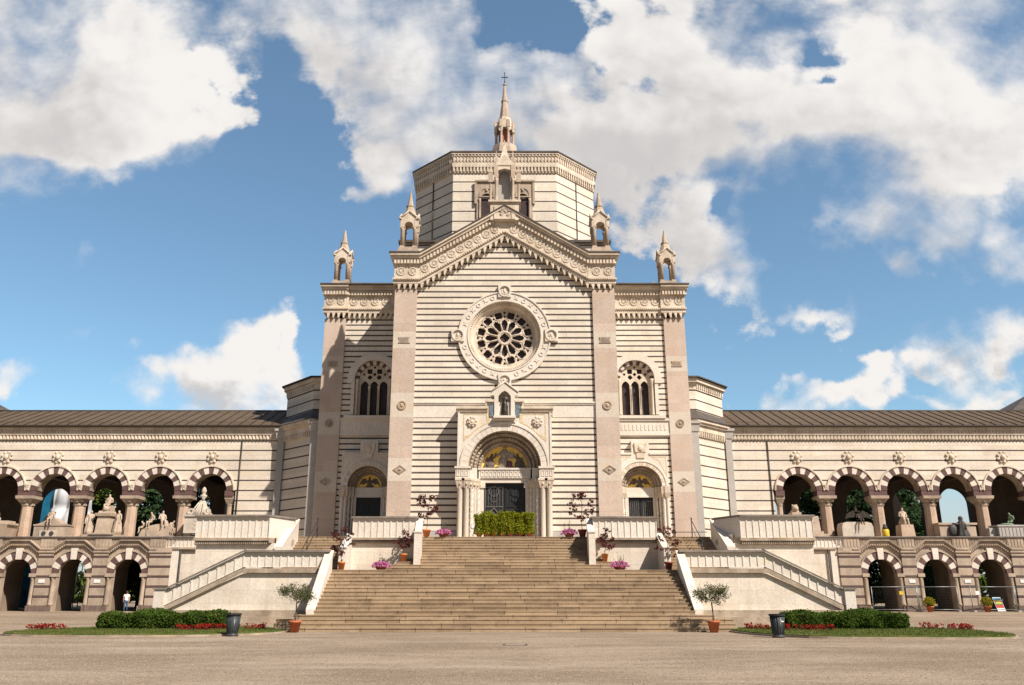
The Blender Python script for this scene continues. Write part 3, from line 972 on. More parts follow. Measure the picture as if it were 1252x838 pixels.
    q.box(XD - 1.05, XD + 1.05, YS + .3, YS + .62, 8.62, 9.3)
    for s in (-1, 1): q.box(XD + s * .93, XD + s * 1.12, YS + .28, YS + .6, PLAT, 8.62)
    q.box(XD - 1.12, XD + 1.12, YS + .26, YS + .3, 8.56, 8.7)
    q.build('door_frame', 'white_marble', sp)
    q = MB(m); q.box(XD - .93, XD + .93, YS + .5, YS + .58, PLAT, 8.6)
    for s in (-1, 1):
        q.box(XD + s * .02, XD + s * .06, YS + .46, YS + .5, PLAT, 8.6)
    dr = q.build('door', 'iron', sp)
    q = MB(m)
    for s in (-1, 1):
        c = XD + s * .47
        for k in range(-2, 3): q.box(c + k * .15 - .013, c + k * .15 + .013, YS + .47, YS + .499, 5.2, 8.3)
        q.box(c - .36, c + .36, YS + .465, YS + .497, 8.28, 8.33); q.box(c - .36, c + .36, YS + .465, YS + .497, 6.9, 6.95)
        q.plate([(c - .32, 6.3), (c, 5.8), (c + .32, 6.3), (c, 6.85)], [[(c - .27, 6.3), (c, 5.87), (c + .27, 6.3), (c, 6.78)]], YS + .455, YS + .495)
    q.build('grille', 'iron_sunlit' if m > 0 else 'iron', dr)  # right grille painted paler as sunlit, left one dark as shaded
    for s in (-1, 1):
        for (xo, yo, rr, tw) in ((1.87, -.42, .14, 0), (1.62, -.36, .13, 0), (1.4, -.1, .1, 1), (1.2, .12, .09, 1)):
            q = MB(m)
            x = XD + s * xo; y = YS + yo
            q.lathe(x, y, [(rr * 1.5, PLAT), (rr * 1.5, PLAT + .12), (rr * 1.1, PLAT + .22), (rr, PLAT + .3), (rr, 8.5), (rr * 1.1, 8.55)], 10)
            if tw:
                for j in range(24):
                    z = PLAT + .4 + j * .165; a = j * .9
                    q.tube((x + rr * cos(a), y + rr * sin(a), z), (x + rr * cos(a + .9), y + rr * sin(a + .9), z + .165), rr * .35, n=5)
            q.mat(1); q.frus(x, y, 8.5, 8.82, rr * 1.05, rr * 1.7, 4); q.frus(x, y, 8.82, 9.3, rr * 1.55, rr * 1.55, 4)
            q.build('column', ['white_marble', 'carved_marble'], sp)

# ---- rose window
rz = ROSE[1]
mb = MB()
mb.ring(0, rz, 2.62, 3.2, YC - .12, YC + .05, 64)
mb.ring(0, rz, 3.2, 3.3, YC - .18, YC + .02, 64); mb.ring(0, rz, 2.56, 2.64, YC - .17, YC + .1, 64)
for i in range(32):
    a = 2 * pi * (i + .5) / 32
    if abs(sin(2 * a)) < 0.26: continue
    cx_, cz_ = 2.92 * cos(a), rz + 2.92 * sin(a)
    if i % 2:
        mb.ring(cx_, cz_, .09, .17, YC - .16, YC - .119, 8)
    else:
        mb.plate([(cx_ + .2 * cos(a + q * pi / 4) * (1 if q % 2 else .35), cz_ + .2 * sin(a + q * pi / 4) * (1 if q % 2 else .35)) for q in range(8)], [], YC - .16, YC - .119)
RW = mb.build('rose_window', ['white_marble'], CH)
mb = MB()
mb.cone_ring(0, rz, 2.62, YC - .1, 2.42, YC + .16, 64); mb.cone_ring(0, rz, 2.36, YC + .17, 2.22, YC + .4, 64); mb.ring(0, rz, 2.34, 2.62, YC + .16, YC + .5, 64); mb.ring(0, rz, 2.08, 2.36, YC + .4, YC + .6, 64)
for r, y, k in ((2.45, YC + .1, .075), (2.3, YC + .34, .06)):
    nn = 96
    for i in range(nn):
        a = 2 * pi * i / nn
        mb.tube((r * cos(a), y - k, rz + r * sin(a)), ((r + k * .6) * cos(a + .06), y + k, rz + (r + k * .6) * sin(a + .06)), k * .55, n=5)
mb.build('rope_moulding', 'carved_marble', RW)
mb = MB()
holes = []
for i in range(12):
    a = 2 * pi * i / 12 + pi / 2
    ca, sa = cos(a), sin(a)

    def R(u, v): return (u * ca - v * sa, rz + u * sa + v * ca)
    pet = [R(.55, -.08), R(1.0, -.215), R(1.1, -.235), R(1.17, -.18), R(1.28, -.19), R(1.33, -.09), R(1.43, 0), R(1.33, .09), R(1.28, .19), R(1.17, .18), R(1.1, .235), R(1.0, .215), R(.55, .08)]
    holes.append(pet)
    b = a + pi / 12
    holes.append(quatrefoil(1.72 * cos(b), rz + 1.72 * sin(b), .325, b + pi / 4))
    holes.append([(q[0], q[1]) for q in circ(1.91 * ca, rz + 1.91 * sa, .15, 3, a + pi)])
    holes.append(circ(1.61 * ca, rz + 1.61 * sa, .09, 4, a))
holes.append(quatrefoil(0, rz, .36, 0))
for q in range(4):
    b = q * pi / 2 + pi / 4
    holes.append(circ(.3 * cos(b), rz + .3 * sin(b), .05, 5, b))
mb.plate(circ(0, rz, 2.12, 64), holes, YC + .5, YC + .62)
mb.ring(0, rz, .42, .5, YC + .45, YC + .52, 24)
for i in range(12):
    b = 2 * pi * (i + .5) / 12 + pi / 2
    mb.ring(1.72 * cos(b), rz + 1.72 * sin(b), .325, .36, YC + .46, YC + .52, 16)
    mb.tube((.5 * cos(b), YC + .49, rz + .5 * sin(b)), (1.36 * cos(b), YC + .49, rz + 1.36 * sin(b)), .025, n=5)
mb.build('tracery', 'carved_marble', RW)
mb = MB(); mb.ring(0, rz, 0, 2.2, YC + .7, YC + .74, 32); mb.build('glass', 'glass_dark', RW)
for q in range(4):
    a = q * pi / 2
    x, z = 3.32 * cos(a), rz + 3.32 * sin(a)
    mb = MB(); mb.plate(rect(x - .46, x + .46, z - .46, z + .46), [circ(x, z, .36, 24)], YC - .24, YC + .01); mb.ring(x, z, .36, .43, YC - .28, YC - .2, 24); mb.ring(x, z, 0, .37, YC - .15, YC - .02, 24)
    md = mb.build('medallion', 'white_marble', RW)
    rr = random.Random(q)
    mb = MB(); mb.ball((x, YC - .15, z + .02), .13, .08, .2)
    for j in range(7):
        aa = rr.uniform(0, 6.28); mb.ball((x + .2 * cos(aa), YC - .15, z + .2 * sin(aa)), .08, .05, .08, 7, 5)
    mb.build('relief', 'carved_marble', md)

# ---- main portal
YP = YC - 1.2
zs = 9.72
mb = MB()
arc = [(2.42 * cos(pi * i / 28), zs + 2.42 * sin(pi * i / 28)) for i in range(29)]
fr = [(3.16, zs)] + [(3.16, 13.62), (1.2, 13.62), (1.2, 14.1), (-1.2, 14.1), (-1.2, 13.62), (-3.16, 13.62), (-3.16, zs)] + arc[::-1]
mb.plate(fr, [], YP, YC - .003)
for s in (-1, 1):
    mb.box(s * 3.02, s * 3.16, YP - .06, YP - .001, zs, 13.6)
MP = mb.build('portal', 'white_marble', CH)
for s in (-1, 1):
    mb = MB()
    mb.box(s * 1.12, s * 3.3, YP - .2, YC - .004, 13.622, 13.8); mb.box(s * 1.12, s * 3.22, YP - .1, YC - .005, 13.45, 13.62 - .003)
    mb.box(s * .72, s * 1.32, YP - .2, YC - .006, 14.1, 14.26); mb.box(s * 1.2, s * 1.3, YP - .15, YC - .006, 13.8, 14.098)
    mb.build('portal_cornice', 'carved_marble', MP)
mb = MB(); mb.ring(0, zs, 2.42, 2.86, YP - .05, YP + .1, 23, 0, pi, mats=[0, 1], gap=.003); mb.ring(0, zs, 2.86, 3.0, YP - .1, YP + .05, 23, 0, pi)
mb.build('voussoir_arch', ['white_marble', 'block_marble'], MP)
mb = MB()
for (ra, rb, ya, yb) in ((2.36, 2.42, .05, .6), (2.14, 2.36, .4, .9), (1.9, 2.14, .75, 1.2), (1.58, 1.9, 1.05, 1.5)):
    mb.ring(0, zs, ra, rb, YP + ya, YP + yb, 28, 0, pi)
for r, y in ((2.26, .38), (2.02, .72), (1.75, 1.02)):
    for i in range(28):
        a0, a1 = pi * i / 28, pi * (i + 1) / 28
        mb.tube((r * cos(a0), YP + y, zs + r * sin(a0)), (r * cos(a1), YP + y, zs + r * sin(a1)), .085, n=7)
mb.build('archivolt', 'brown_ledge', MP)
for s in (-1, 1):
    mb = MB()
    o1 = [(s * 2.78, 11.4), (s * 2.78, 13.3), (s * .95, 13.3)] + [(s * 3.02 * cos(radians(k)), zs + 3.02 * sin(radians(k)) + .12) for k in (70, 60, 50, 40)]
    i1 = [(s * 2.72, 11.75), (s * 2.72, 13.24), (s * 1.25, 13.24)] + [(s * 3.1 * cos(radians(k)), zs + 3.1 * sin(radians(k)) + .13) for k in (67, 60, 50, 42)]
    mb.plate(o1, [i1], YP - .016, YP - .001)
    mb.build('gilt_border', 'gilt', MP)
for s in (-1, 1):
    mb = MB(); x, z = s * 2.2, 12.75
    rr = random.Random(5)
    mb.ring(x, z, .12, .2, YP - .16, YP, 12)
    for j in range(8):
        a = j * pi / 4 + .2; mb.ball((x + .26 * cos(a), YP - .06, z + .26 * sin(a) * 1.1), .12, .08, .1, 7, 5)
    mb.ball((x, YP - .1, z), .15, .1, .15)
    mb.build('boss', 'carved_marble', MP)
# tympanum mosaic
mb = MB(); mb.plate(arch_pts(0, zs + .1, 1.62, zs - .05, 24), [], YP + 1.3, YP + 1.45); LU = mb.build('lunette', 'gold', MP)
yy = YP + 1.27
mb = MB()
mb.ball((0, yy, zs + 1.05), .27, .07, .36); mb.ball((-.12, yy, zs + .5), .3, .07, .42); mb.ball((0.02, yy - .03, zs + 1.52), .13, .07, .15); mb.tube((-.2, yy, zs + 1.15), (-.5, yy, zs + .92), .08); mb.ball((-.54, yy, zs + .93), .06); mb.plate([(-.42, zs + .05), (.3, zs + .05), (.22, zs + .7), (-.26, zs + .7)], [], yy - .03, yy + .02)
mb.mat(1); mb.plate([(.05, zs + .05), (.55, zs + .05), (.5, zs + .55), (.15, zs + .6)], [], yy - .05, yy + .02)
mb.mat(0); mb.plate([(.18, zs + .75), (.6, zs + .7), (.62, zs + 1.15), (.2, zs + 1.2)], [], yy - .08, yy - .02)
mb.build('seated_figure', ['mosaic_dress', 'mosaic_purple'], LU)
for s in (-1, 1):
    mb = MB()
    mb.ball((s * .95, yy, zs + .6), .17, .06, .3, 10, 6); mb.ball((s * .98, yy, zs + .3), .32, .06, .28); mb.ball((s * .86, yy - .03, zs + .95), .1, .06, .12); mb.tube((s * .85, yy, zs + .7), (s * .62, yy, zs + .9), .06); mb.tube((s * .62, yy, zs + .9), (s * .6, yy, zs + 1.12), .05)
    mb.plate([(s * 1.05, zs + .75), (s * 1.2, zs + .85), (s * 1.45, zs + .12), (s * 1.2, zs + .3)], [], yy - .02, yy + .03)
    mb.ball((s * .5, yy, zs + .12), .2, .05, .1); mb.ball((s * 1.35, yy, zs + .12), .14, .05, .1)
    mb.build('kneeling_figure', 'mosaic_robe', LU)
mb = MB()
mb.box(-1.75, 1.75, YP + 1.0, YP + 1.5, 9.1, zs + .04); mb.box(-1.8, 1.8, YP + .92, YP + .998, zs - .06, zs + .06)
for j in range(11):
    mb.plate(rect(-1.5 + j * .28 - .1, -1.5 + j * .28 + .1, 9.2, 9.58), [rect(-1.5 + j * .28 - .06, -1.5 + j * .28 + .06, 9.26, 9.52)], YP + .96, YP + .999)
mb.build('lintel', 'white_marble', MP)
mb = MB()
mb.box(-1.9, 1.9, YP + 1.1, YP + 1.55, 8.8, 9.098)
for s in (-1, 1):
    mb.box(s * 1.4, s * 1.9, YP + 1.1, YP + 1.5, PLAT, 8.8); mb.box(s * 1.3, s * 1.75, YP + 1.02, YP + 1.098, 8.45, 8.82)
mb.build('door_frame', 'white_marble', MP)
mb = MB(); mb.box(-1.4, 1.4, YP + 1.4, YP + 1.5, PLAT, 8.8)
for s in (-1, 1): mb.box(s * .02, s * .07, YP + 1.34, YP + 1.4, PLAT, 8.8)
DR = mb.build('door', 'iron', MP)
for s in (-1, 1):
    mb = MB(); c = s * .72
    for k in range(-3, 4): mb.box(c + k * .19 - .014, c + k * .19 + .014, YP + 1.36, YP + 1.395, 7.2, 8.5 + .1 * cos(k))
    for z in (7.2, 8.5): mb.box(c - .6, c + .6, YP + 1.35, YP + 1.39, z, z + .05)
    mb.ring(c, 8.25, .3, .34, YP + 1.34, YP + 1.39, 24); mb.ring(c, 7.75, .2, .23, YP + 1.34, YP + 1.39, 24)
    mb.plate([(c - .58, 6.5), (c, 5.85), (c + .58, 6.5), (c, 7.2)], [[(c - .51, 6.5), (c, 5.94), (c + .51, 6.5), (c, 7.11)]], YP + 1.33, YP + 1.38)
    for r in (.12, .25): mb.ring(c, 6.5, r, r + .035, YP + 1.34, YP + 1.38, 16)
    for k in range(8):
        a = k * pi / 4; mb.tube((c + .15 * cos(a), YP + 1.36, 6.5 + .15 * sin(a)), (c + .33 * cos(a), YP + 1.36, 6.5 + .4 * sin(a)), .02, n=4)
    for k in (-3, 3): mb.box(c + k * .2 - .02, c + k * .2 + .02, YP + 1.34, YP + 1.38, 5.0, 8.6)
    mb.build('grille', 'iron_sunlit' if s < 0 else 'galvanised' if False else 'iron_sunlit' if s < 0 else 'iron', DR)  # left leaf takes the sunlit tone of the iron, right leaf the shaded one
# piers and columns of the portal
for s in (-1, 1):
    mb = MB(); mb.box(s * 2.44, s * 3.16, YP + .45, YC - .004, PLAT, zs); mb.box(s * 2.3, s * 3.26, YP - .12, YC - .006, 8.95, zs - .12); mb.box(s * 2.25, s * 3.32, YP - .2, YC - .008, zs - .118, zs + .02)
    for j in range(3): mb.plate(rect(s * (2.42 + j * .28), s * (2.62 + j * .28), 9.08, 9.5), [rect(s * (2.46 + j * .28), s * (2.58 + j * .28), 9.14, 9.44)], YP - .15, YP - .119)
    mb.build('pier', 'carved_marble' if False else 'white_marble', MP)
    mb = MB(); mb.box(s * 1.9, s * 2.42, YP + .6, YC + .3, PLAT, 9.0); mb.box(s * 1.85, s * 2.42, YP + .5, YC + .1, 8.95, zs); mb.build('jamb', 'white_marble', MP)
    for (x, y, r, tw) in ((2.96, YP + .14, .17, 0), (2.52, YP + .14, .17, 0), (2.22, YP + .4, .12, 1), (1.98, YP + .7, .11, 0), (1.8, YP + .95, .11, 1)):
        q = MB(); X = s * x
        q.lathe(X, y, [(r * 1.6, PLAT), (r * 1.6, PLAT + .14), (r * 1.2, PLAT + .26), (r, PLAT + .36), (r, 8.3), (r * 1.15, 8.38)], 12)
        if tw:
            for j in range(40):
                z = PLAT + .45 + j * .095; a = j * .7
                q.tube((X + r * cos(a), y + r * sin(a), z), (X + r * cos(a + .7), y + r * sin(a + .7), z + .095), r * .4, n=5)
                q.tube((X - r * cos(a), y - r * sin(a), z), (X - r * cos(a + .7), y - r * sin(a + .7), z + .095), r * .4, n=5)
        pa = q.build('column', 'band_marble' if x > 2.4 else 'white_marble', MP)
        q = MB(); q.frus(X, y, 8.34, 8.82, r * 1.05, r * 1.75, 4); q.frus(X, y, 8.82, 8.95, r * 1.85, r * 1.85, 4)
        for j in range(8):
            a = j * pi / 4; q.ball((X + r * 1.4 * cos(a), y + r * 1.4 * sin(a), 8.6 + .1 * (j % 2)), .07, .07, .1, 6, 4)
        q.build('capital', 'carved_marble', pa)
# niche above the portal
mb = MB()
no = [(-.7, 13.0), (.7, 13.0), (.7, 14.55), (.95, 14.55), (.95, 14.75), (0, 15.45), (-.95, 14.75), (-.95, 14.55), (-.7, 14.55)]
mb.plate(no, [[(-.42, 13.14), (.42, 13.14), (.42, 14.5), (.22, 14.75), (0, 14.88), (-.22, 14.75), (-.42, 14.5)]], YP - .15, YP + .5)
mb.box(-.7, .7, YP + .5, YC - .004, 13.0, 14.9)
for s in (-1, 1): mb.tube((s * .95, YP - .18, 14.78), (0, YP - .18, 15.5), .05, n=6)
mb.box(-.75, .75, YP - .45, YP + .4, 12.95, 13.1); mb.box(-.85, .85, YP - .25, YP - .151, 12.8, 12.95 - .003)
NI = mb.build('niche', 'white_marble', MP)
for s in (-1, 1):
    mb = MB(); mb.box(s * .72, s * 1.02, YP - .08, YP - .003, 13.1, 13.95); mb.build('mosaic_panel', 'mosaic_blue', NI)
# bronze statue standing in the niche
st = thing('statue', 'dark bronze standing statue in the gabled niche above the main portal', 'statue', (0, YP + .1, 13.14))
q = MB(); place(q, skin_mesh(stand_pose((.2, -.12, 1.1), (.16, -.15, 1.2))), (0, YP - .02, 13.14), .9)
q.lathe(0, YP, [(.25, 13.15), (.23, 13.5), (.18, 13.95), (.17, 14.2)], 18, True, .12, 7)
q.tube((.2, YP - .02, 13.2), (.24, YP, 14.45), .015, n=5)
q.build('figure', 'bronze', st)


# ---- pinnacles on the cornices
def pinnacle(x, y, z):
    b = MB(); b.box(x - .86, x + .86, y - .86, y + .86, z, z + .14); b.frus(x, y, z + .14, z + .42, .74, .7, 4); b.box(x - .66, x + .66, y - .66, y + .66, z + .42, z + .5)
    o = b.build('pinnacle', 'old_stone', CH)
    b = MB()
    for sx in (-1, 1):
        for sy in (-1, 1):
            cx_, cy_ = x + sx * .46, y + sy * .46
            b.frus(cx_, cy_, z + .5, z + .62, .17, .15, 4); b.lathe(cx_, cy_, [(.165, z + .62), (.155, z + 1.9), (.2, z + 2.05)], 10); b.box(cx_ - .19, cx_ + .19, cy_ - .19, cy_ + .19, z + 2.05, z + 2.16)
    b.build('colonnettes', 'statue_stone', o)
    b = MB()
    gab = [(-.66, 2.16), (-.66, 2.75), (0, 3.32), (.66, 2.75), (.66, 2.16), (.32, 2.16)] + [(.32 * cos(pi * i / 10), 2.2 + .32 * sin(pi * i / 10)) for i in range(11)] + [(-.32, 2.16)]
    for ax in ('y', 'x'):
        for s in (-1, 1):
            c = (y if ax == 'y' else x) + s * .52
            b.plate([((x if ax == 'y' else y) + p[0] * (1 if ax == 'y' else .985), z + p[1]) for p in gab], [], c - .1 + (.0 if ax == 'y' else .001), c + .1, ax)
    for s in (-1, 1):
        for sy in (-1, 1):
            b.tube((x + s * .74, y + sy * .66, z + 2.72), (x, y + sy * .66, z + 3.4), .06, n=5); b.tube((x + sy * .66, y + s * .74, z + 2.72), (x + sy * .66, y, z + 3.4), .06, n=5)
            b.frus(x + s * .62, y + sy * .62, z + 2.7, z + 3.0, .1, .06, 4)
    b.frus(x, y, z + 2.6, z + 3.05, .55, .5, 4)
    b.build('canopy', 'carved_marble', o)
    b = MB(); b.frus(x, y, z + 2.85, z + 3.95, .64, .29, 8, pi / 8); b.frus(x, y, z + 3.95, z + 4.03, .34, .34, 8, pi / 8); b.frus(x, y, z + 4.03, z + 5.05, .25, .08, 8, pi / 8)
    b.ball((x, y, z + 5.06), .09); b.tube((x, y, z + 5.1), (x, y, z + 5.28), .03, .015, 5)
    b.build('spire', 'statue_stone', o)


for s in (-1, 1):
    pinnacle(s * 7.05, 57.35, 25.41)
    pinnacle(s * 13.2, 64.0, 25.31)

# ---- aedicule on the gable peak
b = MB()
yA = YC - .35
b.plate([(-1.05, 27.9), (1.05, 27.9), (1.05, 29.3), (-1.05, 29.3)], [], yA - .3, yA + .9)
b.plate(rect(-.78, .78, 27.95, 29.0), [[(-.5, 27.97), (.5, 27.97), (.5, 28.7), (-.5, 28.7)]], yA - .36, yA - .301)
b.box(-1.2, 1.2, yA - .45, yA + 1.0, 29.302, 29.46)
for j in range(7): b.ball((-.45 + j * .15, yA - .33, 28.62), .07, .06, .08, 6, 4)
for j in range(6): b.ball((random.Random(j).uniform(-.35, .35), yA - .31, 28.3 + .05 * j), .12, .06, .12, 6, 4)
AE = b.build('aedicule', 'carved_marble', CH)
b = MB(); b.plate(rect(-.62, .62, 29.46, 32.5), [arch_pts(0, 31.7, .46, 29.6, 12)], yA + .1, yA + .35); b.box(-.6, .6, yA + .55, yA + .7, 29.46, 32.3); b.build('niche', 'grey_marble', AE)
b = MB()
for s in (-1, 1):
    b.lathe(s * .62, yA + .0, [(.16, 29.46), (.12, 29.6), (.1, 31.2), (.17, 31.45)], 8); b.box(s * .48, s * .78, yA - .16, yA + .2, 31.45, 32.5)
    b.frus(s * .63, yA + .02, 32.5, 33.0, .13, .11, 4); b.frus(s * .63, yA + .02, 33.0, 33.75, .1, .01, 4)
    b.lathe(s * 1.05, yA + .1, [(.13, 29.46), (.1, 29.6), (.085, 30.9), (.14, 31.1)], 8); b.box(s * .88, s * 1.22, yA - .08, yA + .32, 31.1, 31.9); b.frus(s * 1.05, yA + .1, 31.9, 32.15, .2, .14, 4); b.frus(s * 1.05, yA + .1, 32.15, 32.6, .08, .02, 4)
b.build('colonnettes', 'statue_stone', AE)
b = MB(); b.plate([(-.7, 32.45), (.7, 32.45), (.58, 32.7), (0, 33.35), (-.58, 32.7)], [], yA - .15, yA + .6); b.plate([(-.55, 31.95), (-.4, 32.1), (0, 32.2), (.4, 32.1), (.55, 31.95), (.55, 32.449), (-.55, 32.449)], [], yA - .1, yA + .3)
b.frus(0, yA + .2, 32.9, 34.3, .36, .06, 4); b.ball((0, yA + .2, 34.36), .09); b.tube((0, yA + .2, 34.4), (0, yA + .2, 34.75), .04, .02, 5)
b.build('canopy', 'carved_marble', AE)

# ---- drum on the crossing
YD = 63.5
def octo(a, c, o=0.0):
    k = o * 0.414
    return [(-a - k, YD - o), (a + k, YD - o), (a + c + o, YD + c - k), (a + c + o, YD + c + 2 * a + k), (a + k, YD + 2 * c + 2 * a + o), (-a - k, YD + 2 * c + 2 * a + o), (-a - c - o, YD + c + 2 * a + k), (-a - c - o, YD + c - k)]
OA, OC = 4.33, 3.45
b = MB(); b.box(-8.2, 8.2, 62.2, 81, 25.2, 28.55); b.build('drum_base', 'striped_marble_drum', CH)
b = MB(); b.box(-8.5, 8.5, 61.9, 81.3, 28.552, 28.75); b.build('drum_base_roof', 'roof_dark', CH)
b = MB(); b.plate(octo(OA, OC), [], 28.75, 35.6, 'z'); DM = b.build('drum', 'striped_marble_drum', CH)
b = MB()
for z0, z1, o in ((35.5, 35.62, .08), (36.15, 36.42, .2), (36.42, 36.98, .14), (36.98, 37.15, .24), (37.15, 37.3, .32)):
    b.plate(octo(OA, OC, o), [], z0, z1 - .002, 'z')
b.plate(octo(OA, OC, .06), [], 35.6, 36.2, 'z')
P8 = octo(OA, OC, .18)
P9 = octo(OA, OC, .3)
for e in (7, 0, 1):
    p, q = Vector(P8[e]), Vector(P8[(e + 1) % 8]); L = (q - p).length; t = (q - p) / L; nv = Vector((t.y, -t.x))
    k = 0.15
    while k < L - .1:
        c = p + t * k - nv * .13 + nv * 0.0
        def BX(c, hw, d0, d1, z0, z1):
            A, B = c - t * hw, c + t * hw
            b.add([(*(A + nv * d0), z0), (*(B + nv * d0), z0), (*(B + nv * d1), z0), (*(A + nv * d1), z0), (*(A + nv * d0), z1), (*(B + nv * d0), z1), (*(B + nv * d1), z1), (*(A + nv * d1), z1)],
                  [(0, 3, 2, 1), (4, 5, 6, 7), (0, 1, 5, 4), (1, 2, 6, 5), (2, 3, 7, 6), (3, 0, 4, 7)])
        # corbel leg, pointed head, and the fretwork band above
        BX(c, .07, -.02, .13, 35.6, 36.0); BX(c, .13, -.02, .15, 36.0, 36.15)
        cc = p + t * k
        BX(cc, .06, -.05, .06, 36.46, 36.95)
        BX(cc + t * .12, .05, -.05, .02, 36.6, 36.86)
        BX(cc + t * .06, .05, .04, .12, 36.99, 37.13)
        k += .285
b.build('drum_cornice', 'carved_marble', DM)
b = MB(); b.plate(octo(OA, OC, .38), [], 37.302, 37.42, 'z')
ap = octo(OA, OC, .34); b.add([(*q, 37.42) for q in ap] + [(0, YD + OC + OA, 40.6)], [(i, (i + 1) % 8, 8) for i in range(8)]); b.build('drum_roof', 'roof_dark', DM)
for m in (-1, 1):
    b = MB(m); mid = (OA + OC * .52, YD + OC * .52)
    b.tube((mid[0], mid[1] - .05, 28.8), (mid[0], mid[1] - .05, 35.7), .05, n=8); b.build('drainpipe', 'bronze', DM)
    # twin-light window behind the aedicule
    b = MB(m); b.plate(rect(.2, 2.32, 31.1, 34.6), [arch_pts(1.5, 33.1, .46, 31.35, 12)], YD - .16, YD - .003); b.box(.2, 2.5, YD - .3, YD - .162, 34.602, 34.75); b.box(.2, 2.45, YD - .26, YD - .003, 30.95, 31.1)
    b.box(2.32, 2.5, YD - .25, YD - .003, 32.6, 34.6)
    b.plate(arch_pts(1.5, 33.5, .62, 33.2, 10), [arch_pts(1.5, 33.5, .5, 33.3, 10)], YD - .22, YD - .162); b.ball((1.5, YD - .2, 33.85), .12, .08, .14)
    for dx_ in (.72, 2.05): b.lathe(dx_ + .02, YD - .2, [(.1, 31.2), (.07, 31.4), (.06, 32.8), (.12, 33.05)], 8)
    fr_ = b.build('drum_window', 'old_stone', DM)
    b = MB(m); b.box(.9, 2.1, YD - .03, YD - .0045, 31.3, 33.7); b.build('glass', 'glass_dark', fr_)

# ---- lantern with spire and cross
yl = YD + OC + OA
b = MB(); b.frus(0, yl, 40.0, 41.9, 1.5, 1.25, 8, pi / 8); b.frus(0, yl, 41.9, 42.35, 1.25, 1.15, 8, pi / 8)
LA = b.build('lantern', 'statue_stone', CH)
b = MB()
for i in range(8):
    a = pi / 8 + i * pi / 4; x, y = .86 * cos(a), yl + .86 * sin(a)
    b.lathe(x, y, [(.16, 42.35), (.13, 42.5), (.12, 43.7), (.19, 43.95), (.19, 44.1)], 8)
    b.frus(.93 * cos(a), yl + .93 * sin(a), 44.1, 44.9, .14, .12, 4)
b.build('colonnettes', 'statue_stone', LA)
b = MB(); b.frus(0, yl, 42.35, 44.0, .62, .62, 8, pi / 8); b.build('core', 'brick_red', LA)
b = MB()
for i in range(4):
    a = i * pi / 2 - pi / 2
    def XF(p, a=a): return (-p[0] * sin(a) + cos(a) * p[1], yl + p[0] * cos(a) + sin(a) * p[1], p[2])
    b.xf = XF
    b.plate([(-.38, 43.7), (-.54, 43.7), (-.54, 44.55), (0, 45.15), (.54, 44.55), (.54, 43.7), (.38, 43.7)] + [(.35 * cos(pi * k / 10), 43.75 + .35 * sin(pi * k / 10)) for k in range(11)], [], .74, .92)
    b.xf = None
b.frus(0, yl, 44.05, 44.9, .86, .82, 8, pi / 8); b.frus(0, yl, 44.9, 45.4, .68, .62, 8, pi / 8)
b.build('canopy', 'carved_marble', LA)
b = MB(); b.frus(0, yl, 45.4, 47.3, .54, .3, 8, pi / 8); b.frus(0, yl, 47.3, 47.4, .36, .36, 8, pi / 8); b.frus(0, yl, 47.4, 49.2, .28, .09, 8, pi / 8); b.frus(0, yl, 49.2, 49.32, .17, .17, 8)
b.build('spire', 'statue_stone', LA)
b = MB(); b.box(-.03, .03, yl - .03, yl + .03, 49.32, 50.6); b.box(-.22, .22, yl - .03, yl + .03, 50.06, 50.13)
for c in ((-.24, 50.1), (.24, 50.1), (0, 50.6), (0, 49.6)): b.ball((c[0], yl, c[1]), .07, .06, .07, 8, 5)
b.build('cross', 'bronze', LA)

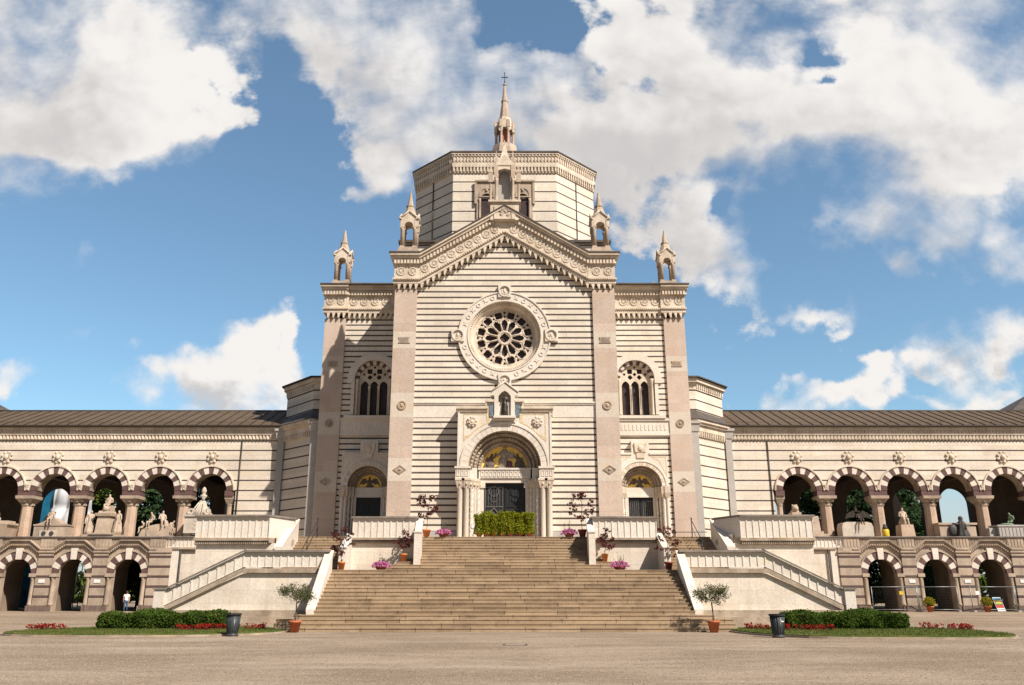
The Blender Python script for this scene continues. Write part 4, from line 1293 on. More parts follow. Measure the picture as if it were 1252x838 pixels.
# ---- canted side chapels between the front and the arcade wings
for m in (-1, 1):
    b = MB(m)
    A = (14.55, 64.0); Bp = (17.95, 67.3)
    b.plate([A, Bp, (18.1, 67.3), (18.1, 76), (14.0, 76), (14.0, 64.0)], [], PLAT - .3, 14.0, 'z')
    cw = b.build('canted_wall', 'striped_marble_wing', CH)
    b = MB(m)
    b.plate([(14.3, 63.75), (14.9, 63.75), (14.9, 64.4), (14.3, 64.4)], [], PLAT, 13.6, 'z'); b.plate([(17.75, 66.9), (18.25, 66.9), (18.25, 67.5), (17.75, 67.5)], [], PLAT, 13.6, 'z')
    for c in ((14.6, 64.05), (18.0, 67.2)):
        b.frus(c[0], c[1], 13.6, 14.2, .36, .42, 4); b.frus(c[0], c[1], 14.2, 14.4, .5, .5, 4)
    b.build('corner_shaft', 'grey_marble', cw)
    b = MB(m)
    t = Vector((Bp[0] - A[0], Bp[1] - A[1])); L = t.length; t /= L; nv = Vector((t.y, -t.x))
    def slab(o, z0, z1):
        a1, b1 = Vector(A) + nv * o, Vector(Bp) + nv * o
        b.plate([tuple(a1), tuple(b1), (18.3, 68), (14.0, 68), (14.0, 64.2)], [], z0, z1, 'z')
    slab(.1, 13.3, 13.75); slab(.18, 13.75, 14.2); slab(.35, 14.2, 14.38); slab(.5, 14.38, 14.6)
    k = .2
    while k < L - .3:
        c = Vector(A) + t * k + nv * .1
        BX(c, .06, 0, .12, 13.4, 13.75) if False else b.add([(*(c - t * .06 + nv * d), z) for z in (13.38, 13.72) for d in (-.02, .12)] + [(*(c + t * .06 + nv * d), z) for z in (13.38, 13.72) for d in (-.02, .12)], [(0, 1, 3, 2), (4, 6, 7, 5), (0, 4, 5, 1), (2, 3, 7, 6), (1, 5, 7, 3)])
        k += .26
    b.build('cornice', 'carved_marble', cw)
    b = MB(m); a1, b1 = Vector(A) + nv * .6, Vector(Bp) + nv * .6
    b.add([(*a1, 14.6), (*b1, 14.6), (18.6, 68, 14.6), (14.2, 66.3, 15.8), (15.4, 66.3, 15.8), (18.3, 69.6, 15.8), (14.2, 63.9, 14.6)], [(0, 1, 5, 4), (6, 0, 4, 3), (1, 2, 5)])
    b.build('lean_to_roof', 'roof_dark', cw)
    # upper stage
    b = MB(m)
    b.plate([(13.9, 66.5), (15.5, 66.5), (18.5, 69.9), (18.5, 80), (13.9, 80)], [], 14.6, 18.0, 'z')
    up = b.build('upper_stage', 'striped_marble_wing', CH)
    b = MB(m)
    for z0, z1, o in ((17.55, 17.7, .06), (18.0, 18.15, .12), (18.15, 18.5, .3)):
        b.plate([(13.9, 66.5 - o), (15.5 + o * .45, 66.5 - o), (18.5 + o, 69.9 - o * .45), (18.5 + o, 80), (13.9, 80)], [], z0, z1 - .002, 'z')
    p, q = Vector((15.5, 66.5)), Vector((18.5, 69.9)); L = (q - p).length; t = (q - p) / L; nv = Vector((t.y, -t.x)); k = .15
    while k < L:
        c = p + t * k
        b.add([(*(c - t * .08 + nv * d), z) for z in (17.68, 18.0) for d in (-.02, .14)] + [(*(c + t * .08 + nv * d), z) for z in (17.68, 18.0) for d in (-.02, .14)], [(0, 1, 3, 2), (4, 6, 7, 5), (0, 4, 5, 1), (2, 3, 7, 6), (1, 5, 7, 3)])
        k += .33
    b.build('cornice', 'carved_marble', up)
    b = MB(m); o = .5
    b.add([(13.9, 66.5 - o, 18.5), (15.5 + o * .45, 66.5 - o, 18.5), (18.5 + o, 69.9 - o * .45, 18.5), (18.5 + o, 80, 18.5), (13.9, 66.5 - o, 18.6), (15.5 + o * .45, 66.5 - o, 18.6), (18.5 + o, 69.9 - o * .45, 18.6), (18.5 + o, 80, 18.6), (13.9, 73, 20.2)],
          [(0, 1, 5, 4), (1, 2, 6, 5), (2, 3, 7, 6), (4, 5, 8), (5, 6, 8), (6, 7, 8)])
    b.build('roof', 'roof_dark', up)

# ------------------------------------------------------------ arcade wings
UP = [23.45 + 4.14 * k for k in range(7)]            # upper arch centres
LO = [28.4 + 4.15 * k for k in range(6)]             # lower arch centres
XE = 52.0
FLO = 5.55
for m in (-1, 1):
    side = 'left' if m < 0 else 'right'
    WG = thing('arcade_wing', 'two-storey arcade wing with striped arches and brown metal roof on the %s of the chapel' % side, 'arcade', (m * 36, YW, H0), 'arcade wings flanking the chapel')
    # upper front wall
    b = MB(m)
    b.plate(rect(18.1, XE, FLO - .2, 13.6), [arch_pts(x, 9.42, 1.36, FLO - .15 if False else 9.2, 18) for x in UP] +
            [], YW, YW + .9) if False else None
    o = [(18.1, FLO - .2), (21.38, FLO - .2), (21.38, 9.5), (UP[0] - 1.36, 9.5)]
    for i, x in enumerate(UP):
        o += [(x + 1.36 * cos(pi - pi * j / 18), 9.5 + 1.36 * sin(pi * j / 18)) for j in range(1, 18)] + [(x + 1.36, 9.5)]
        if i + 1 < len(UP): o += [(UP[i + 1] - 1.36, 9.5)]
    o += [(XE, 9.5), (XE, 13.6), (18.1, 13.6)]
    b.plate(o, [], YW, YW + .9)
    uw = b.build('upper_wall', 'striped_marble_wing', WG)
    b = MB(m); b.tube((21.2, YW - .06, 5.9), (21.2, YW - .06, 13.5), .05, n=8); b.build('drainpipe', 'bronze', WG)
    for x in UP:
        b = MB(m)
        b.ring(x, 9.5, 1.34, 1.88, YW - .08, YW + .1, 13, 0, pi, mats=[1, 0], gap=.002)
        b.mat(2); b.ring(x, 9.5, 1.88, 1.98, YW - .15, YW + .05, 24, 0, pi)
        b.mat(3); b.ring(x, 9.5, 1.30, 1.355, YW + .1, YW + .92, 18, 0, pi)
        b.build('arch', ['white_marble', 'red_stone', 'carved_marble', 'brown_ledge'], WG)
    # columns between the arches
    for i in range(len(UP) + 1):
        x = UP[0] - 2.07 + 4.14 * i
        w_ = .72
        b = MB(m); y = YW + .4
        if i == 0: x += .5; w_ = .36
        b.frus(x, y, FLO, FLO + .35, .55 * (w_ / .72), .5 * (w_ / .72), 4); b.frus(x, y, FLO + .35, 8.35, .47 * (w_ / .72), .43 * (w_ / .72), 8, pi / 8)
        c = b.build('column', 'column_granite', WG)
        b = MB(m); b.frus(x, y, 8.33, 8.5, .5 * w_ / .72, .5 * w_ / .72, 8, pi / 8); b.frus(x, y, 8.5, 8.85, .42 * w_ / .72, .68 * w_ / .72, 8 if i % 2 else 4, pi / 8 if i % 2 else pi / 4); b.frus(x, y, 8.85, 9.08, .7 * w_ / .72, .72 * w_ / .72, 4)
        if w_ > .5:
            for s in (-1, 1):
                b.ball((x + s * .42, y - .5, 8.72), .14, .1, .14, 8, 5); b.ball((x, y - .52, 8.62), .16, .08, .12, 8, 5)
        b.build('capital', 'old_stone', c)
        b = MB(m); b.box(x - w_ + .01, x + w_ - .01, YW - .06, YW + .92, 9.081, 9.5)
        b.build('impost', 'red_stone', c)
        if 0 < i:
            b = MB(m); b.frus(x, YW - .1, 9.62, 9.95, .05, .14, 4); b.ball((x, YW - .1, 9.6), .08); b.build('pendant', 'carved_marble', c)
    # carved heads on the wall
    for x in UP:
        b = MB(m); z = 12.15; y = YW - .02
        rr = random.Random(int(x * 10))
        b.ring(x, z, .2, .32, y - .1, y + .02, 14)
        for j in range(8):
            a = j * pi / 4 + .3; b.ball((x + .38 * cos(a), y - .04, z + .4 * sin(a)), .13 + rr.uniform(-.02, .03), .08, .12, 7, 5)
        b.ball((x, y - .14, z), .18, .14, .22)
        b.build('rosette', 'carved_marble', WG)
    # cornice
    b = MB(m)
    b.box(18.1, XE, YW - .08, YW + .5, 13.52, 13.58); b.box(18.1, XE, YW - .1, YW + .5, 13.58, 13.95); b.box(18.1, XE, YW - .22, YW + .5, 13.95, 14.12); b.box(18.1, XE, YW - .28, YW + .5, 14.3, 14.55); b.box(18.1, XE, YW - .2, YW + .5, 14.12, 14.3)
    x = 18.2
    while x < XE:
        b.add([(x, YW - .1, 13.6), (x + .2, YW - .1, 13.6), (x + .26, YW - .1, 13.93), (x + .06, YW - .1, 13.93), (x, YW - .15, 13.6), (x + .15, YW - .19, 13.6), (x + .21, YW - .19, 13.93), (x + .06, YW - .15, 13.93)], [(0, 1, 2, 3), (4, 5, 6, 7), (0, 1, 5, 4), (1, 2, 6, 5), (2, 3, 7, 6), (3, 0, 4, 7)])
        b.box(x + .02, x + .14, YW - .28, YW - .199, 14.13, 14.28)
        x += .28
    b.build('cornice', 'carved_marble', WG)
    # roof with standing seams
    b = MB(m)
    y0, z0, y1, z1 = YW - .5, 14.66, YW + 5.2, 17.05
    b.add([(17.6, y0, z0), (XE, y0, z0), (XE, y1, z1), (17.6, y1, z1), (17.6, y1 + 5.5, z0), (XE, y1 + 5.5, z0)], [(0, 1, 2, 3), (3, 2, 5, 4)])
    b.box(17.6, XE, y0, y0 + .9, z0 - .07, z0 - .01); b.mat(1); b.box(17.6, XE, y0 - .1, y0 + .02, z0 - .1, z0 + .03)
    b.tube((17.6, y1, z1), (XE, y1, z1), .09, n=6)
    x = 18.0
    while x < XE:
        b.add([(x + d, y, z + e) for (y, z) in ((y0, z0), (y1, z1)) for d in (-.025, .025) for e in (0, .06)], [(0, 1, 3, 2), (4, 6, 7, 5), (1, 5, 7, 3), (0, 4, 5, 1), (2, 3, 7, 6)])
        x += .87
    b.mat(2)
    for i in range(8): b.box(19 + i * 4.15, 19.03 + i * 4.15, y0 + .7, y0 + .74, z0 + .29, z0 + .5)
    b.box(18, XE, y0 + .71, y0 + .73, z0 + .4, z0 + .42)
    b.build('roof', ['roof_brown', 'roof_seam', 'roof_seam'], WG)
    # gallery behind: floor, ceiling, back wall
    b = MB(m); b.box(17.0, XE, YL + .3, YW + 9, FLO - .3, FLO); b.build('gallery_floor', 'old_stone', WG)
    b = MB(m); b.box(18.1, XE, YW + .9, YW + 9, 11.6, 11.9); b.box(18.1, XE, YW + .9, YW + 1.2, 11.9, 14.3)
    for i in range(len(UP) + 1):
        x = UP[0] - 2.07 + 4.14 * i; b.box(x - .3, x + .3, YW + .92, YW + 8, 10.9, 11.598)
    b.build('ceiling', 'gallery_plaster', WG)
    b = MB(m)
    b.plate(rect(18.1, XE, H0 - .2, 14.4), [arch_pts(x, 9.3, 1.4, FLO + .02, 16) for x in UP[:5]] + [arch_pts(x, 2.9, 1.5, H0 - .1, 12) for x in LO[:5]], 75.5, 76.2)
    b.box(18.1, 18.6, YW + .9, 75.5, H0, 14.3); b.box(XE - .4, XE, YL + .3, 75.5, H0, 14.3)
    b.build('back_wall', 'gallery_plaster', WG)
    # lower front wall with gabled arches
    b = MB(m)
    pts = [(26.26, H0 - .1), (26.26, 5.0)]
    o = [(26.2, 5.1), (26.2, H0 - .1)]
    for x in LO:
        o += [(x - 1.1, H0 - .1)] + [(x - 1.1 * cos(pi * j / 16), 3.1 + 1.1 * sin(pi * j / 16)) for j in range(17)] + [(x + 1.1, H0 - .1)]
    o += [(XE, H0 - .1), (XE, 5.1)]
    b.plate(o, [], YL, YL + .42)
    b.build('lower_wall', 'old_stone', WG)
    for i in range(len(LO) + 1):
        x = LO[0] - 2.075 + 4.15 * i
        x0, x1 = x - .53, x + .53
        if i == 0: x0, x1 = 25.2, 26.8
        b = MB(m); b.box(x0, x1, YL - .22, YL + .3, H0 + .42, 4.62)
        pr = b.build('striped_pier', 'striped_pier', WG)
        b = MB(m); b.box(x0 - .14, x1 + .14, YL - .34, YL + .3, H0 - .05, H0 + .42); b.box(x0 - .4, x1 + .4, YL - .27, YL + .26, H0 - .05, H0 + .39); b.build('base_block', 'dark_base', pr)
        b = MB(m)
        b.box(x0 - .06, x1 + .06, YL - .3, YL + .28, 4.62, 4.75); b.box(x0, x1, YL - .2, YL + .28, 4.75, 5.0)
        b.build('capital', 'old_stone', pr)
        for s in (-1, 1):
            xx = x + s * .76
            if i == 0 and s < 0: continue
            b = MB(m)
            b.lathe(xx, YL - .02, [(.22, H0 + .4), (.2, H0 + .55), (.18, H0 + .6), (.17, 2.65), (.24, 2.85)], 10); b.box(xx - .26, xx + .26, YL - .28, YL + .3, 2.85, 3.1); b.box(xx - .22, xx + .22, YL - .2, YL + .28, H0, H0 + .4)
            b.build('half_column', 'old_stone', pr)
        if i in (1, 2, 3) :
            b = MB(m); b.box(x - .2, x + .25, YL - .26, YL - .22, 2.42, 2.66); b.build('notice_plate', 'white_paint', pr)
    for x in LO:
        b = MB(m); b.ring(x, 3.1, 1.08, 1.62, YL - .1, YL + .1, 11, 0, pi, mats=[1, 0], gap=.002)
        b.mat(2); b.ring(x, 3.1, 1.62, 1.72, YL - .16, YL + .05, 20, 0, pi); b.mat(0)
        b.plate([(x - .2, 4.12), (x + .2, 4.12), (x + .24, 4.95), (x - .24, 4.95)], [], YL - .2, YL + .02)
        b.build('arch', ['white_marble', 'red_stone', 'old_stone'], WG)
    # cross walls and vaults of the lower passage
    b = MB(m)
    for i in range(len(LO) + 1):
        x = LO[0] - 2.075 + 4.15 * i; b.box(x - .5, x + .5, YL + .425, 69.3, H0, 5.2)
    for x in LO:
        v = []
        for j in range(15):
            a = pi * j / 14
            for y in (YL + .425, 69.3): v.append((x + 1.6 * cos(a), y, 3.3 + 1.55 * sin(a)))
        b.add(v, [(2 * j, 2 * j + 1, 2 * j + 3, 2 * j + 2) for j in range(14)])
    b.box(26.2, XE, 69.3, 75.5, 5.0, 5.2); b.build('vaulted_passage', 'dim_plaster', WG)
    # parapet with zigzag moulding
    b = MB(m)
    b.box(26.2, XE, YL - .02, YL + .28, 5.0, 5.72)
    for i in range(len(LO) + 1):
        xc = LO[0] - 2.075 + 4.15 * i
        b.box(xc - .62, xc + .62, YL - .1, YL - .021, 4.98, 5.7)
        for k in range(-2, 3): b.box(xc + k * .24 - .07, xc + k * .24 + .07, YL - .13, YL - .1, 5.05, 5.6)
        for s in (-1, 1):                                  # diapered triangles
            for j in range(4):
                for q in range(4 - j):
                    cx_ = xc + s * (.78 + q * .2); cz_ = 5.62 - j * .17 - q * 0.03
                    if cz_ > 5.6 - (4 - q) * .17: b.ring(cx_, cz_ - .02, .05, .085, YL - .06, YL - .021, 4)
    b.build('parapet', 'old_stone', WG)
    b = MB(m)
    b.box(22.8, XE, YL - .2, YL + .36, 5.74, 5.82); b.build('parapet_cap', 'weathered_cap', WG)
    b = MB(m)
    for x in LO:
        pl = [(-2.075, 4.9), (-1.62, 4.9), (-.72, 5.56), (.72, 5.56), (1.62, 4.9), (2.075, 4.9)]
        def band(dz0, dz1, y0, y1):
            b.plate([(x + p[0], p[1] - dz1) for p in pl] + [(x + p[0], p[1] - dz0) for p in pl][::-1], [], y0, y1)
        band(0, .07, YL - .32, YL - .003); band(.072, .17, YL - .24, YL - .004); band(.172, .3, YL - .14, YL - .005)
        for j in range(25):                                # hanging teeth along the gable
            u = -1.62 + j * .135
            zt = 4.9 + (.66 * (1.62 - abs(u)) / .9 if abs(u) > .72 else .66)
            b.box(x + u - .04, x + u + .04, YL - .2, YL - .006, zt - .42, zt - .3)
    b.build('zigzag_moulding', 'old_stone', WG)
    # end strip and drainpipe beside the terrace wall
    b = MB(m); b.box(24.65, 25.19, YL - .12, YL + .3, H0, 4.86); b.build('end_strip', 'white_marble', WG)
    b = MB(m); b.tube((24.5, YL - .12, H0), (24.5, YL - .12, 4.9), .07, n=8); b.build('drainpipe', 'dark_stone', WG)

    # corner pavilion showing over the roof
    PV = thing('corner_pavilion', 'low hip-roofed pavilion peeping over the %s end of the arcade roof' % ('far left' if m < 0 else 'far right'), 'building', (m * 53, 82, H0), 'pavilions at the ends of the arcades')
    b = MB(m); b.box(48.6, 62, 78.6, 84.6, H0, 17.5); b.build('wall', 'striped_marble_wing', PV)
    b = MB(m); b.box(48.3, 62.4, 78.3, 84.9, 17.5, 18.0); b.build('cornice', 'brown_ledge', PV)
    b = MB(m); b.add([(47.8, 77.8, 18.1), (63, 77.8, 18.1), (63, 85.4, 18.1), (47.8, 85.4, 18.1), (52.2, 81.6, 20.7), (58, 81.6, 20.7), (47.8, 77.8, 18.0), (63, 77.8, 18.0), (63, 85.4, 18.0), (47.8, 85.4, 18.0)],
                     [(0, 1, 5, 4), (1, 2, 5), (2, 3, 4, 5), (3, 0, 4), (0, 1, 7, 6), (3, 0, 6, 9)]); b.build('roof', 'roof_dark', PV)

# ------------------------------------------------------------ steps
ST = thing('staircase', 'broad tan granite steps rising in two flights to the chapel door', 'steps', (0, 39.3, 0))
RI, TR = 0.175, 0.335
b = MB()
for i in range(16):
    y = 39.3 + TR * i; hw = 10.35 if i < 3 else (9.6 if i < 4 else 8.8)
    b.box(-hw, hw, y, 47.2, RI * i - (.02 if i else .1), RI * (i + 1))
    b.box(-hw, hw, y - .025, y + .1, RI * (i + 1) - .045, RI * (i + 1) - .002)
b.build('flight', 'step_granite', ST)
b = MB()
LZ = 2.8
b.box(-13.2, 13.2, 44.45, 47.5, LZ - .3, LZ - .004)
b.build('landing', 'step_granite', ST)
b = MB()
for i in range(12):
    y = 46.7 + .36 * i; hw = (6.5 - .28 * i) if i < 4 else 4.95; z1 = LZ + (PLAT - LZ) / 12 * (i + 1)
    b.box(-hw, hw, y, 51, z1 - .2, z1)
    b.box(-hw, hw, y - .025, y + .1, z1 - .045, z1 - .002)
b.build('flight', 'step_granite', ST)
for m in (-1, 1):
    b = MB(m)
    for i in range(12):
        y = 46.9 + .34 * i; z1 = LZ + (PLAT - LZ) / 12 * (i + 1)
        b.box(8.8, 12.1, y, 51.2, z1 - .2, z1); b.box(8.8, 12.1, y - .02, y + .1, z1 - .045, z1 - .002)
    b.build('flight', 'step_granite', ST)
b = MB()
b.box(-4.95, 4.95, 51.0, 57.5, LZ, PLAT); b.box(-16.38, -4.96, 51.2, 67, LZ, PLAT - .002); b.box(4.96, 16.38, 51.2, 67, LZ, PLAT - .002)
b.build('platform', 'step_granite', ST)


def panels(mb, x0, x1, yf, zb, zt, n, slope=0.0, xs0=None, dep=.035):
    """blind arcade on a parapet: raised frame in front of a back slab; slope shears it"""
    keep = mb.xf
    xr = x0 if xs0 is None else xs0
    mb.xf = lambda p: (p[0], p[1], p[2] + slope * (p[0] - xr))
    w_ = (x1 - x0) / n
    mb.box(x0, x1, yf, yf + .25, zb, zt)
    hs = []
    for i in range(n):
        c = x0 + w_ * (i + .5); r = w_ * .41
        hs.append([(q[0], q[1]) for q in arch_pts(c, zt - .12 - r * .75, r, zb + .02, 8)])
    mb.plate(rect(x0, x1, zb, zt), hs, yf - dep, yf - .003, back=False)
    mb.xf = keep


for m in (-1, 1):
    sd = 'left' if m < 0 else 'right'
    # block between the middle and side flights
    BL = thing('stair_parapet', 'white marble panelled parapet between the middle and the %s side steps' % sd, 'parapet', (m * 6.8, 48.3, LZ), 'marble parapets by the steps')
    b = MB(m); b.box(4.95, 8.5, 48.1, 51.1, LZ, 4.55); b.build('wall', 'block_marble', BL)
    b = MB(m); panels(b, 4.95, 8.5, 47.95, 4.62, 5.68, 10); b.box(4.95, 5.2, 48.2, 50.8, 4.62, 5.68); b.box(8.25, 8.5, 48.2, 50.8, 4.62, 5.68); b.build('balustrade', 'white_marble', BL)
    b = MB(m); b.box(4.85, 8.6, 47.8, 48.3, 5.682, 5.78); b.box(4.85, 5.3, 48.3, 50.9, 5.682, 5.779); b.box(8.15, 8.6, 48.3, 50.9, 5.682, 5.779); b.build('parapet_cap', 'weathered_cap', BL)
    b = MB(m); b.box(4.9, 8.55, 47.82, 48.3, 4.5, 4.618); b.box(4.95, 8.52, 47.98, 48.2, 4.32, 4.498)
    for j in range(34): b.box(5.0 + j * .104, 5.05 + j * .104, 47.92, 47.979, 4.34, 4.47)
    b.build('ledge', 'brown_ledge', BL)
    # raking cheeks at its two ends
    for (xa, xb, ya, za, yb, zb, zbot, nm) in ((4.64, 4.94, 48.5, 5.72, 47.45, 4.9, 3.2, 1), (8.5, 8.8, 48.3, 4.9, 46.2, 4.0, LZ, 0)):
        b = MB(m)
        b.plate([(ya, LZ), (yb, LZ), (yb, zb - .12), (ya, za - .12)], [], xa, xb, 'x')
        b.plate([(ya, za - .118), (yb, zb - .118), (yb, zb), (ya, za)], [], xa - .04, xb + .04, 'x')
        b.box(xa - .03, xb + .03, yb - .26, yb, LZ, zb - .05); b.box(xa - .07, xb + .07, yb - .3, yb + .04, zb - .049, zb + .03)
        b.build('raking_rail', 'white_marble', BL)
    # terrace wall beyond the side steps
    TW = thing('terrace_wall', 'tall white marble terrace wall with panelled parapet on the %s of the steps' % sd, 'wall', (m * 15, 47.5, 0), 'terrace walls beside the steps')
    b = MB(m)
    b.box(12.6, 17.0, 47.5, 48.2, 0, 4.3); b.plate([(12.6, 47.5), (12.6, 48.2), (12.4, 50.6), (12.3, 50.6), (12.3, 49.0)], [], 0, 4.8, 'z'); b.box(16.4, 17.0, 48.2, YL, 0, 4.8)
    b.box(17.0, 25.2, YL + .02, YL + .5, 0, 4.86); b.build('wall', 'block_marble', TW)
    b = MB(m); panels(b, 13.0, 17.05, 47.35, 4.58, 5.72, 11); b.box(16.8, 17.05, 47.6, YL, 4.58, 5.72)
    b.plate([(13.0, 47.28), (13.0, 47.6), (12.36, 49.5), (12.1, 49.5), (12.1, 49.3)], [], 4.58, 5.72, 'z'); b.build('balustrade', 'white_marble', TW)
    b = MB(m); b.box(12.98, 17.15, 47.18, 47.7, 5.722, 5.82); b.box(16.7, 17.15, 47.7, YL, 5.722, 5.819); b.plate([(12.98, 47.18), (12.98, 47.7), (12.45, 49.6), (12.0, 49.6), (12.02, 49.25)], [], 5.722, 5.82, 'z'); b.build('parapet_cap', 'weathered_cap', TW)
    b = MB(m); b.box(12.95, 17.1, 47.24, 47.8, 4.42, 4.578); b.box(13.0, 17.05, 47.36, 47.8, 4.2, 4.418)
    b.plate([(12.95, 47.24), (12.95, 47.7), (12.5, 49), (12.0, 49), (12.02, 48.9)], [], 4.3, 4.578, 'z')
    for j in range(38): b.box(13.05 + j * .105, 13.1 + j * .105, 47.3, 47.359, 4.24, 4.38)
    b.build('ledge', 'brown_ledge', TW)
    b = MB(m); panels(b, 17.3, 26.1, YL - .03, 5.0, 5.7, 30); b.box(17.0, 17.3, YL - .1, YL + .2, 5.0, 5.7); b.build('balustrade', 'white_marble', TW)
    b = MB(m); b.box(17.0, 25.1, YL - .215, YL + .3, 4.86, 4.998); b.box(17.05, 22.79, YL - .2, YL + .36, 5.702, 5.82); b.box(17.05, 25.1, YL - .1, YL + .25, 4.7, 4.858); b.build('ledge', 'brown_ledge', TW)
    b = MB(m)
    b.plate([(50.3, PLAT - .3), (50.3, 5.72), (46.7, 3.95), (46.7, LZ - .5)], [], 12.08, 12.45, 'x'); b.plate([(50.3, 5.722), (46.7, 3.952), (46.7, 4.08), (50.3, 5.85)], [], 12.05, 12.5, 'x')
    b.build('raking_rail', 'white_marble', TW)
    # side ramp wall: level parapet, then raking down to the forecourt
    RP = thing('ramp_wall', 'white marble ramp wall with panelled parapet sloping down to the %s' % sd, 'wall', (m * 13, 44.3, 0), 'ramp walls in front of the terraces')
    sl = -(3.66 - 1.72) / (17.25 - 13.28)
    b = MB(m)
    b.plate([(8.95, 0), (17.2, 0), (17.2, .85), (13.28, 2.62), (8.95, 2.62)], [], 44.25, 47.5)
    b.build('wall', 'block_marble', RP)
    b = MB(m)
    panels(b, 9.15, 13.28, 44.15, 2.92, 3.66, 11)
    panels(b, 13.28, 17.1, 44.15, 2.92, 3.66, 9, sl)
    b.box(17.1, 17.62, 44.0, 44.5, 0, 1.82); b.box(17.05, 17.67, 43.95, 44.55, 0, .25)
    b.build('balustrade', 'white_marble', RP)
    b = MB(m); b.box(8.9, 13.28, 43.98, 44.5, 3.662, 3.76)
    b.add([(x, y, z) for x, z in ((13.28, 3.662), (17.1, 3.662 + sl * 3.82)) for y in (43.98, 44.5) for z in (z, z + .1)], [(0, 1, 3, 2), (4, 6, 7, 5), (0, 4, 5, 1), (2, 3, 7, 6), (1, 5, 7, 3), (0, 2, 6, 4)])
    b.box(17.04, 17.68, 43.94, 44.56, 1.822, 1.92)
    b.build('parapet_cap', 'weathered_cap', RP)
    b = MB(m); b.box(8.95, 13.28, 44.08, 44.5, 2.64, 2.86)
    b.add([(x, y, z) for x, z in ((13.28, 2.64), (17.1, 2.64 + sl * 3.82)) for y in (44.1, 44.5) for z in (z, z + .22)], [(0, 1, 3, 2), (4, 6, 7, 5), (0, 4, 5, 1), (2, 3, 7, 6), (1, 5, 7, 3), (0, 2, 6, 4)])
    b.build('ledge', 'brown_ledge', RP)
    b = MB(m); b.box(9.3, 17.1, 43.9, 44.249, 0, .52); b.box(10.4, 16.6, 43.75, 43.899, 0, .27); b.box(9.0, 17.05, 44.1, 44.248, .521, .84); b.build('plinth', 'brown_ledge', RP)
    # raking cheek of the lower flight
    b = MB(m)
    yt, zt, yb, zb = 44.3, 3.76, 40.75, .98
    b.plate([(yt, 0), (yt, zt - .1), (yb, zb - .1), (yb, .7), (yb + .1, 0)], [], 8.8, 9.12, 'x'); b.plate([(yt, zt - .098), (yt, zt), (yb - .1, zb - .05), (yb - .1, zb - .16)], [], 8.76, 9.18, 'x')
    b.box(8.78, 9.16, yb - .12, yb + .3, .62, zb - .14)
    b.build('raking_rail', 'white_marble', RP)
    # iron handrail on the side steps
    HR = thing('handrail', 'thin dark iron handrail standing on the %s side steps' % sd, 'handrail', (m * 11, 48, 3.4), 'iron handrails on the side steps')
    b = MB(m)
    b.tube((11.05, 50.6, PLAT), (11.05, 50.6, PLAT + 1.0), .028, n=6); b.tube((11.05, 48.2, 3.5), (11.05, 48.2, 4.45), .028, n=6); b.build('post', 'iron', HR)
    b = MB(m); b.tube((11.05, 50.7, PLAT + 1.0), (11.05, 48.0, 4.38), .024, n=6); b.tube((11.05, 50.6, PLAT + .55), (11.05, 48.2, 3.95), .016, n=6); b.ball((11.05, 50.6, PLAT + 1.05), .05)
    if m > 0: b.tube((10.0, 50.9, PLAT + .28), (12.0, 50.9, PLAT + .28), .02, n=6)
    b.build('rail', 'iron', HR)

# ------------------------------------------------------------ lawn islands, hedges, flowers
R0 = random.Random(11)


def smooth_poly(p, n=6):
    out = []; N = len(p)
    for i in range(N):
        a, b_, c, d = (Vector(p[(i + k) % N]) for k in (-1, 0, 1, 2))
        for j in range(n):
            t = j / n
            q = 0.5 * ((2 * b_) + (c - a) * t + (2 * a - 5 * b_ + 4 * c - d) * t * t + (3 * b_ - a - 3 * c + d) * t ** 3)
            out.append((q.x, q.y))
    return out


ISL = {-1: [(-20.3, 35.9), (-16.5, 34.7), (-13, 34.9), (-10.6, 36.0), (-9.6, 38.2), (-10.4, 40.6), (-13, 42.6), (-18.5, 42.6), (-20.6, 40)],
       1: [(18.9, 33.2), (16, 33.0), (12.2, 33.5), (10.6, 35.4), (10.0, 38.8), (10.8, 41), (13, 42.6), (18.5, 42.6), (20.4, 39), (20.1, 35.5)]}
ISL[-1] = smooth_poly(ISL[-1], 4); ISL[1] = smooth_poly(ISL[1], 4)
for m in (-1, 1):
    sd = 'left' if m < 0 else 'right'
    P = ISL[m]
    b = MB(); b.plate(P, [], 0.0, 0.11, 'z')
    tag(b.build('lawn', 'lawn_ground'), 'short green lawn island on the %s' % sd, None, None, 'structure')
    cx_ = sum(p[0] for p in P) / len(P); cy_ = sum(p[1] for p in P) / len(P)
    kerb = [(cx_ + (p[0] - cx_) * 1.014, cy_ + (p[1] - cy_) * 1.018) for p in P]
    b = MB(); b.plate(kerb, [P], -.02, .07, 'z')
    tag(b.build('kerb', 'brown_ledge'), 'low stone kerb round the lawn', None, None, 'structure')
    b = MB(); rg = random.Random(3 + m)
    k = 0
    xs_ = [p[0] for p in P]; ys_ = [p[1] for p in P]
    while k < 13000:
        x, y = rg.uniform(min(xs_), max(xs_)), rg.uniform(min(ys_), max(ys_))
        if not inside((x, y), P): continue
        a = rg.uniform(0, 6.28); h = rg.uniform(.03, .075); w_ = .012
        lx, ly = rg.gauss(0, .02), rg.gauss(0, .02)
        b.add([(x - w_ * cos(a), y - w_ * sin(a), .108), (x + w_ * cos(a), y + w_ * sin(a), .108), (x + lx, y + ly, .11 + h)], [(0, 1, 2)])
        k += 1
    tag(b.build('grass', 'grass_blade', fix=False), 'short mown grass on the %s island' % sd, 'grass', None, 'stuff')


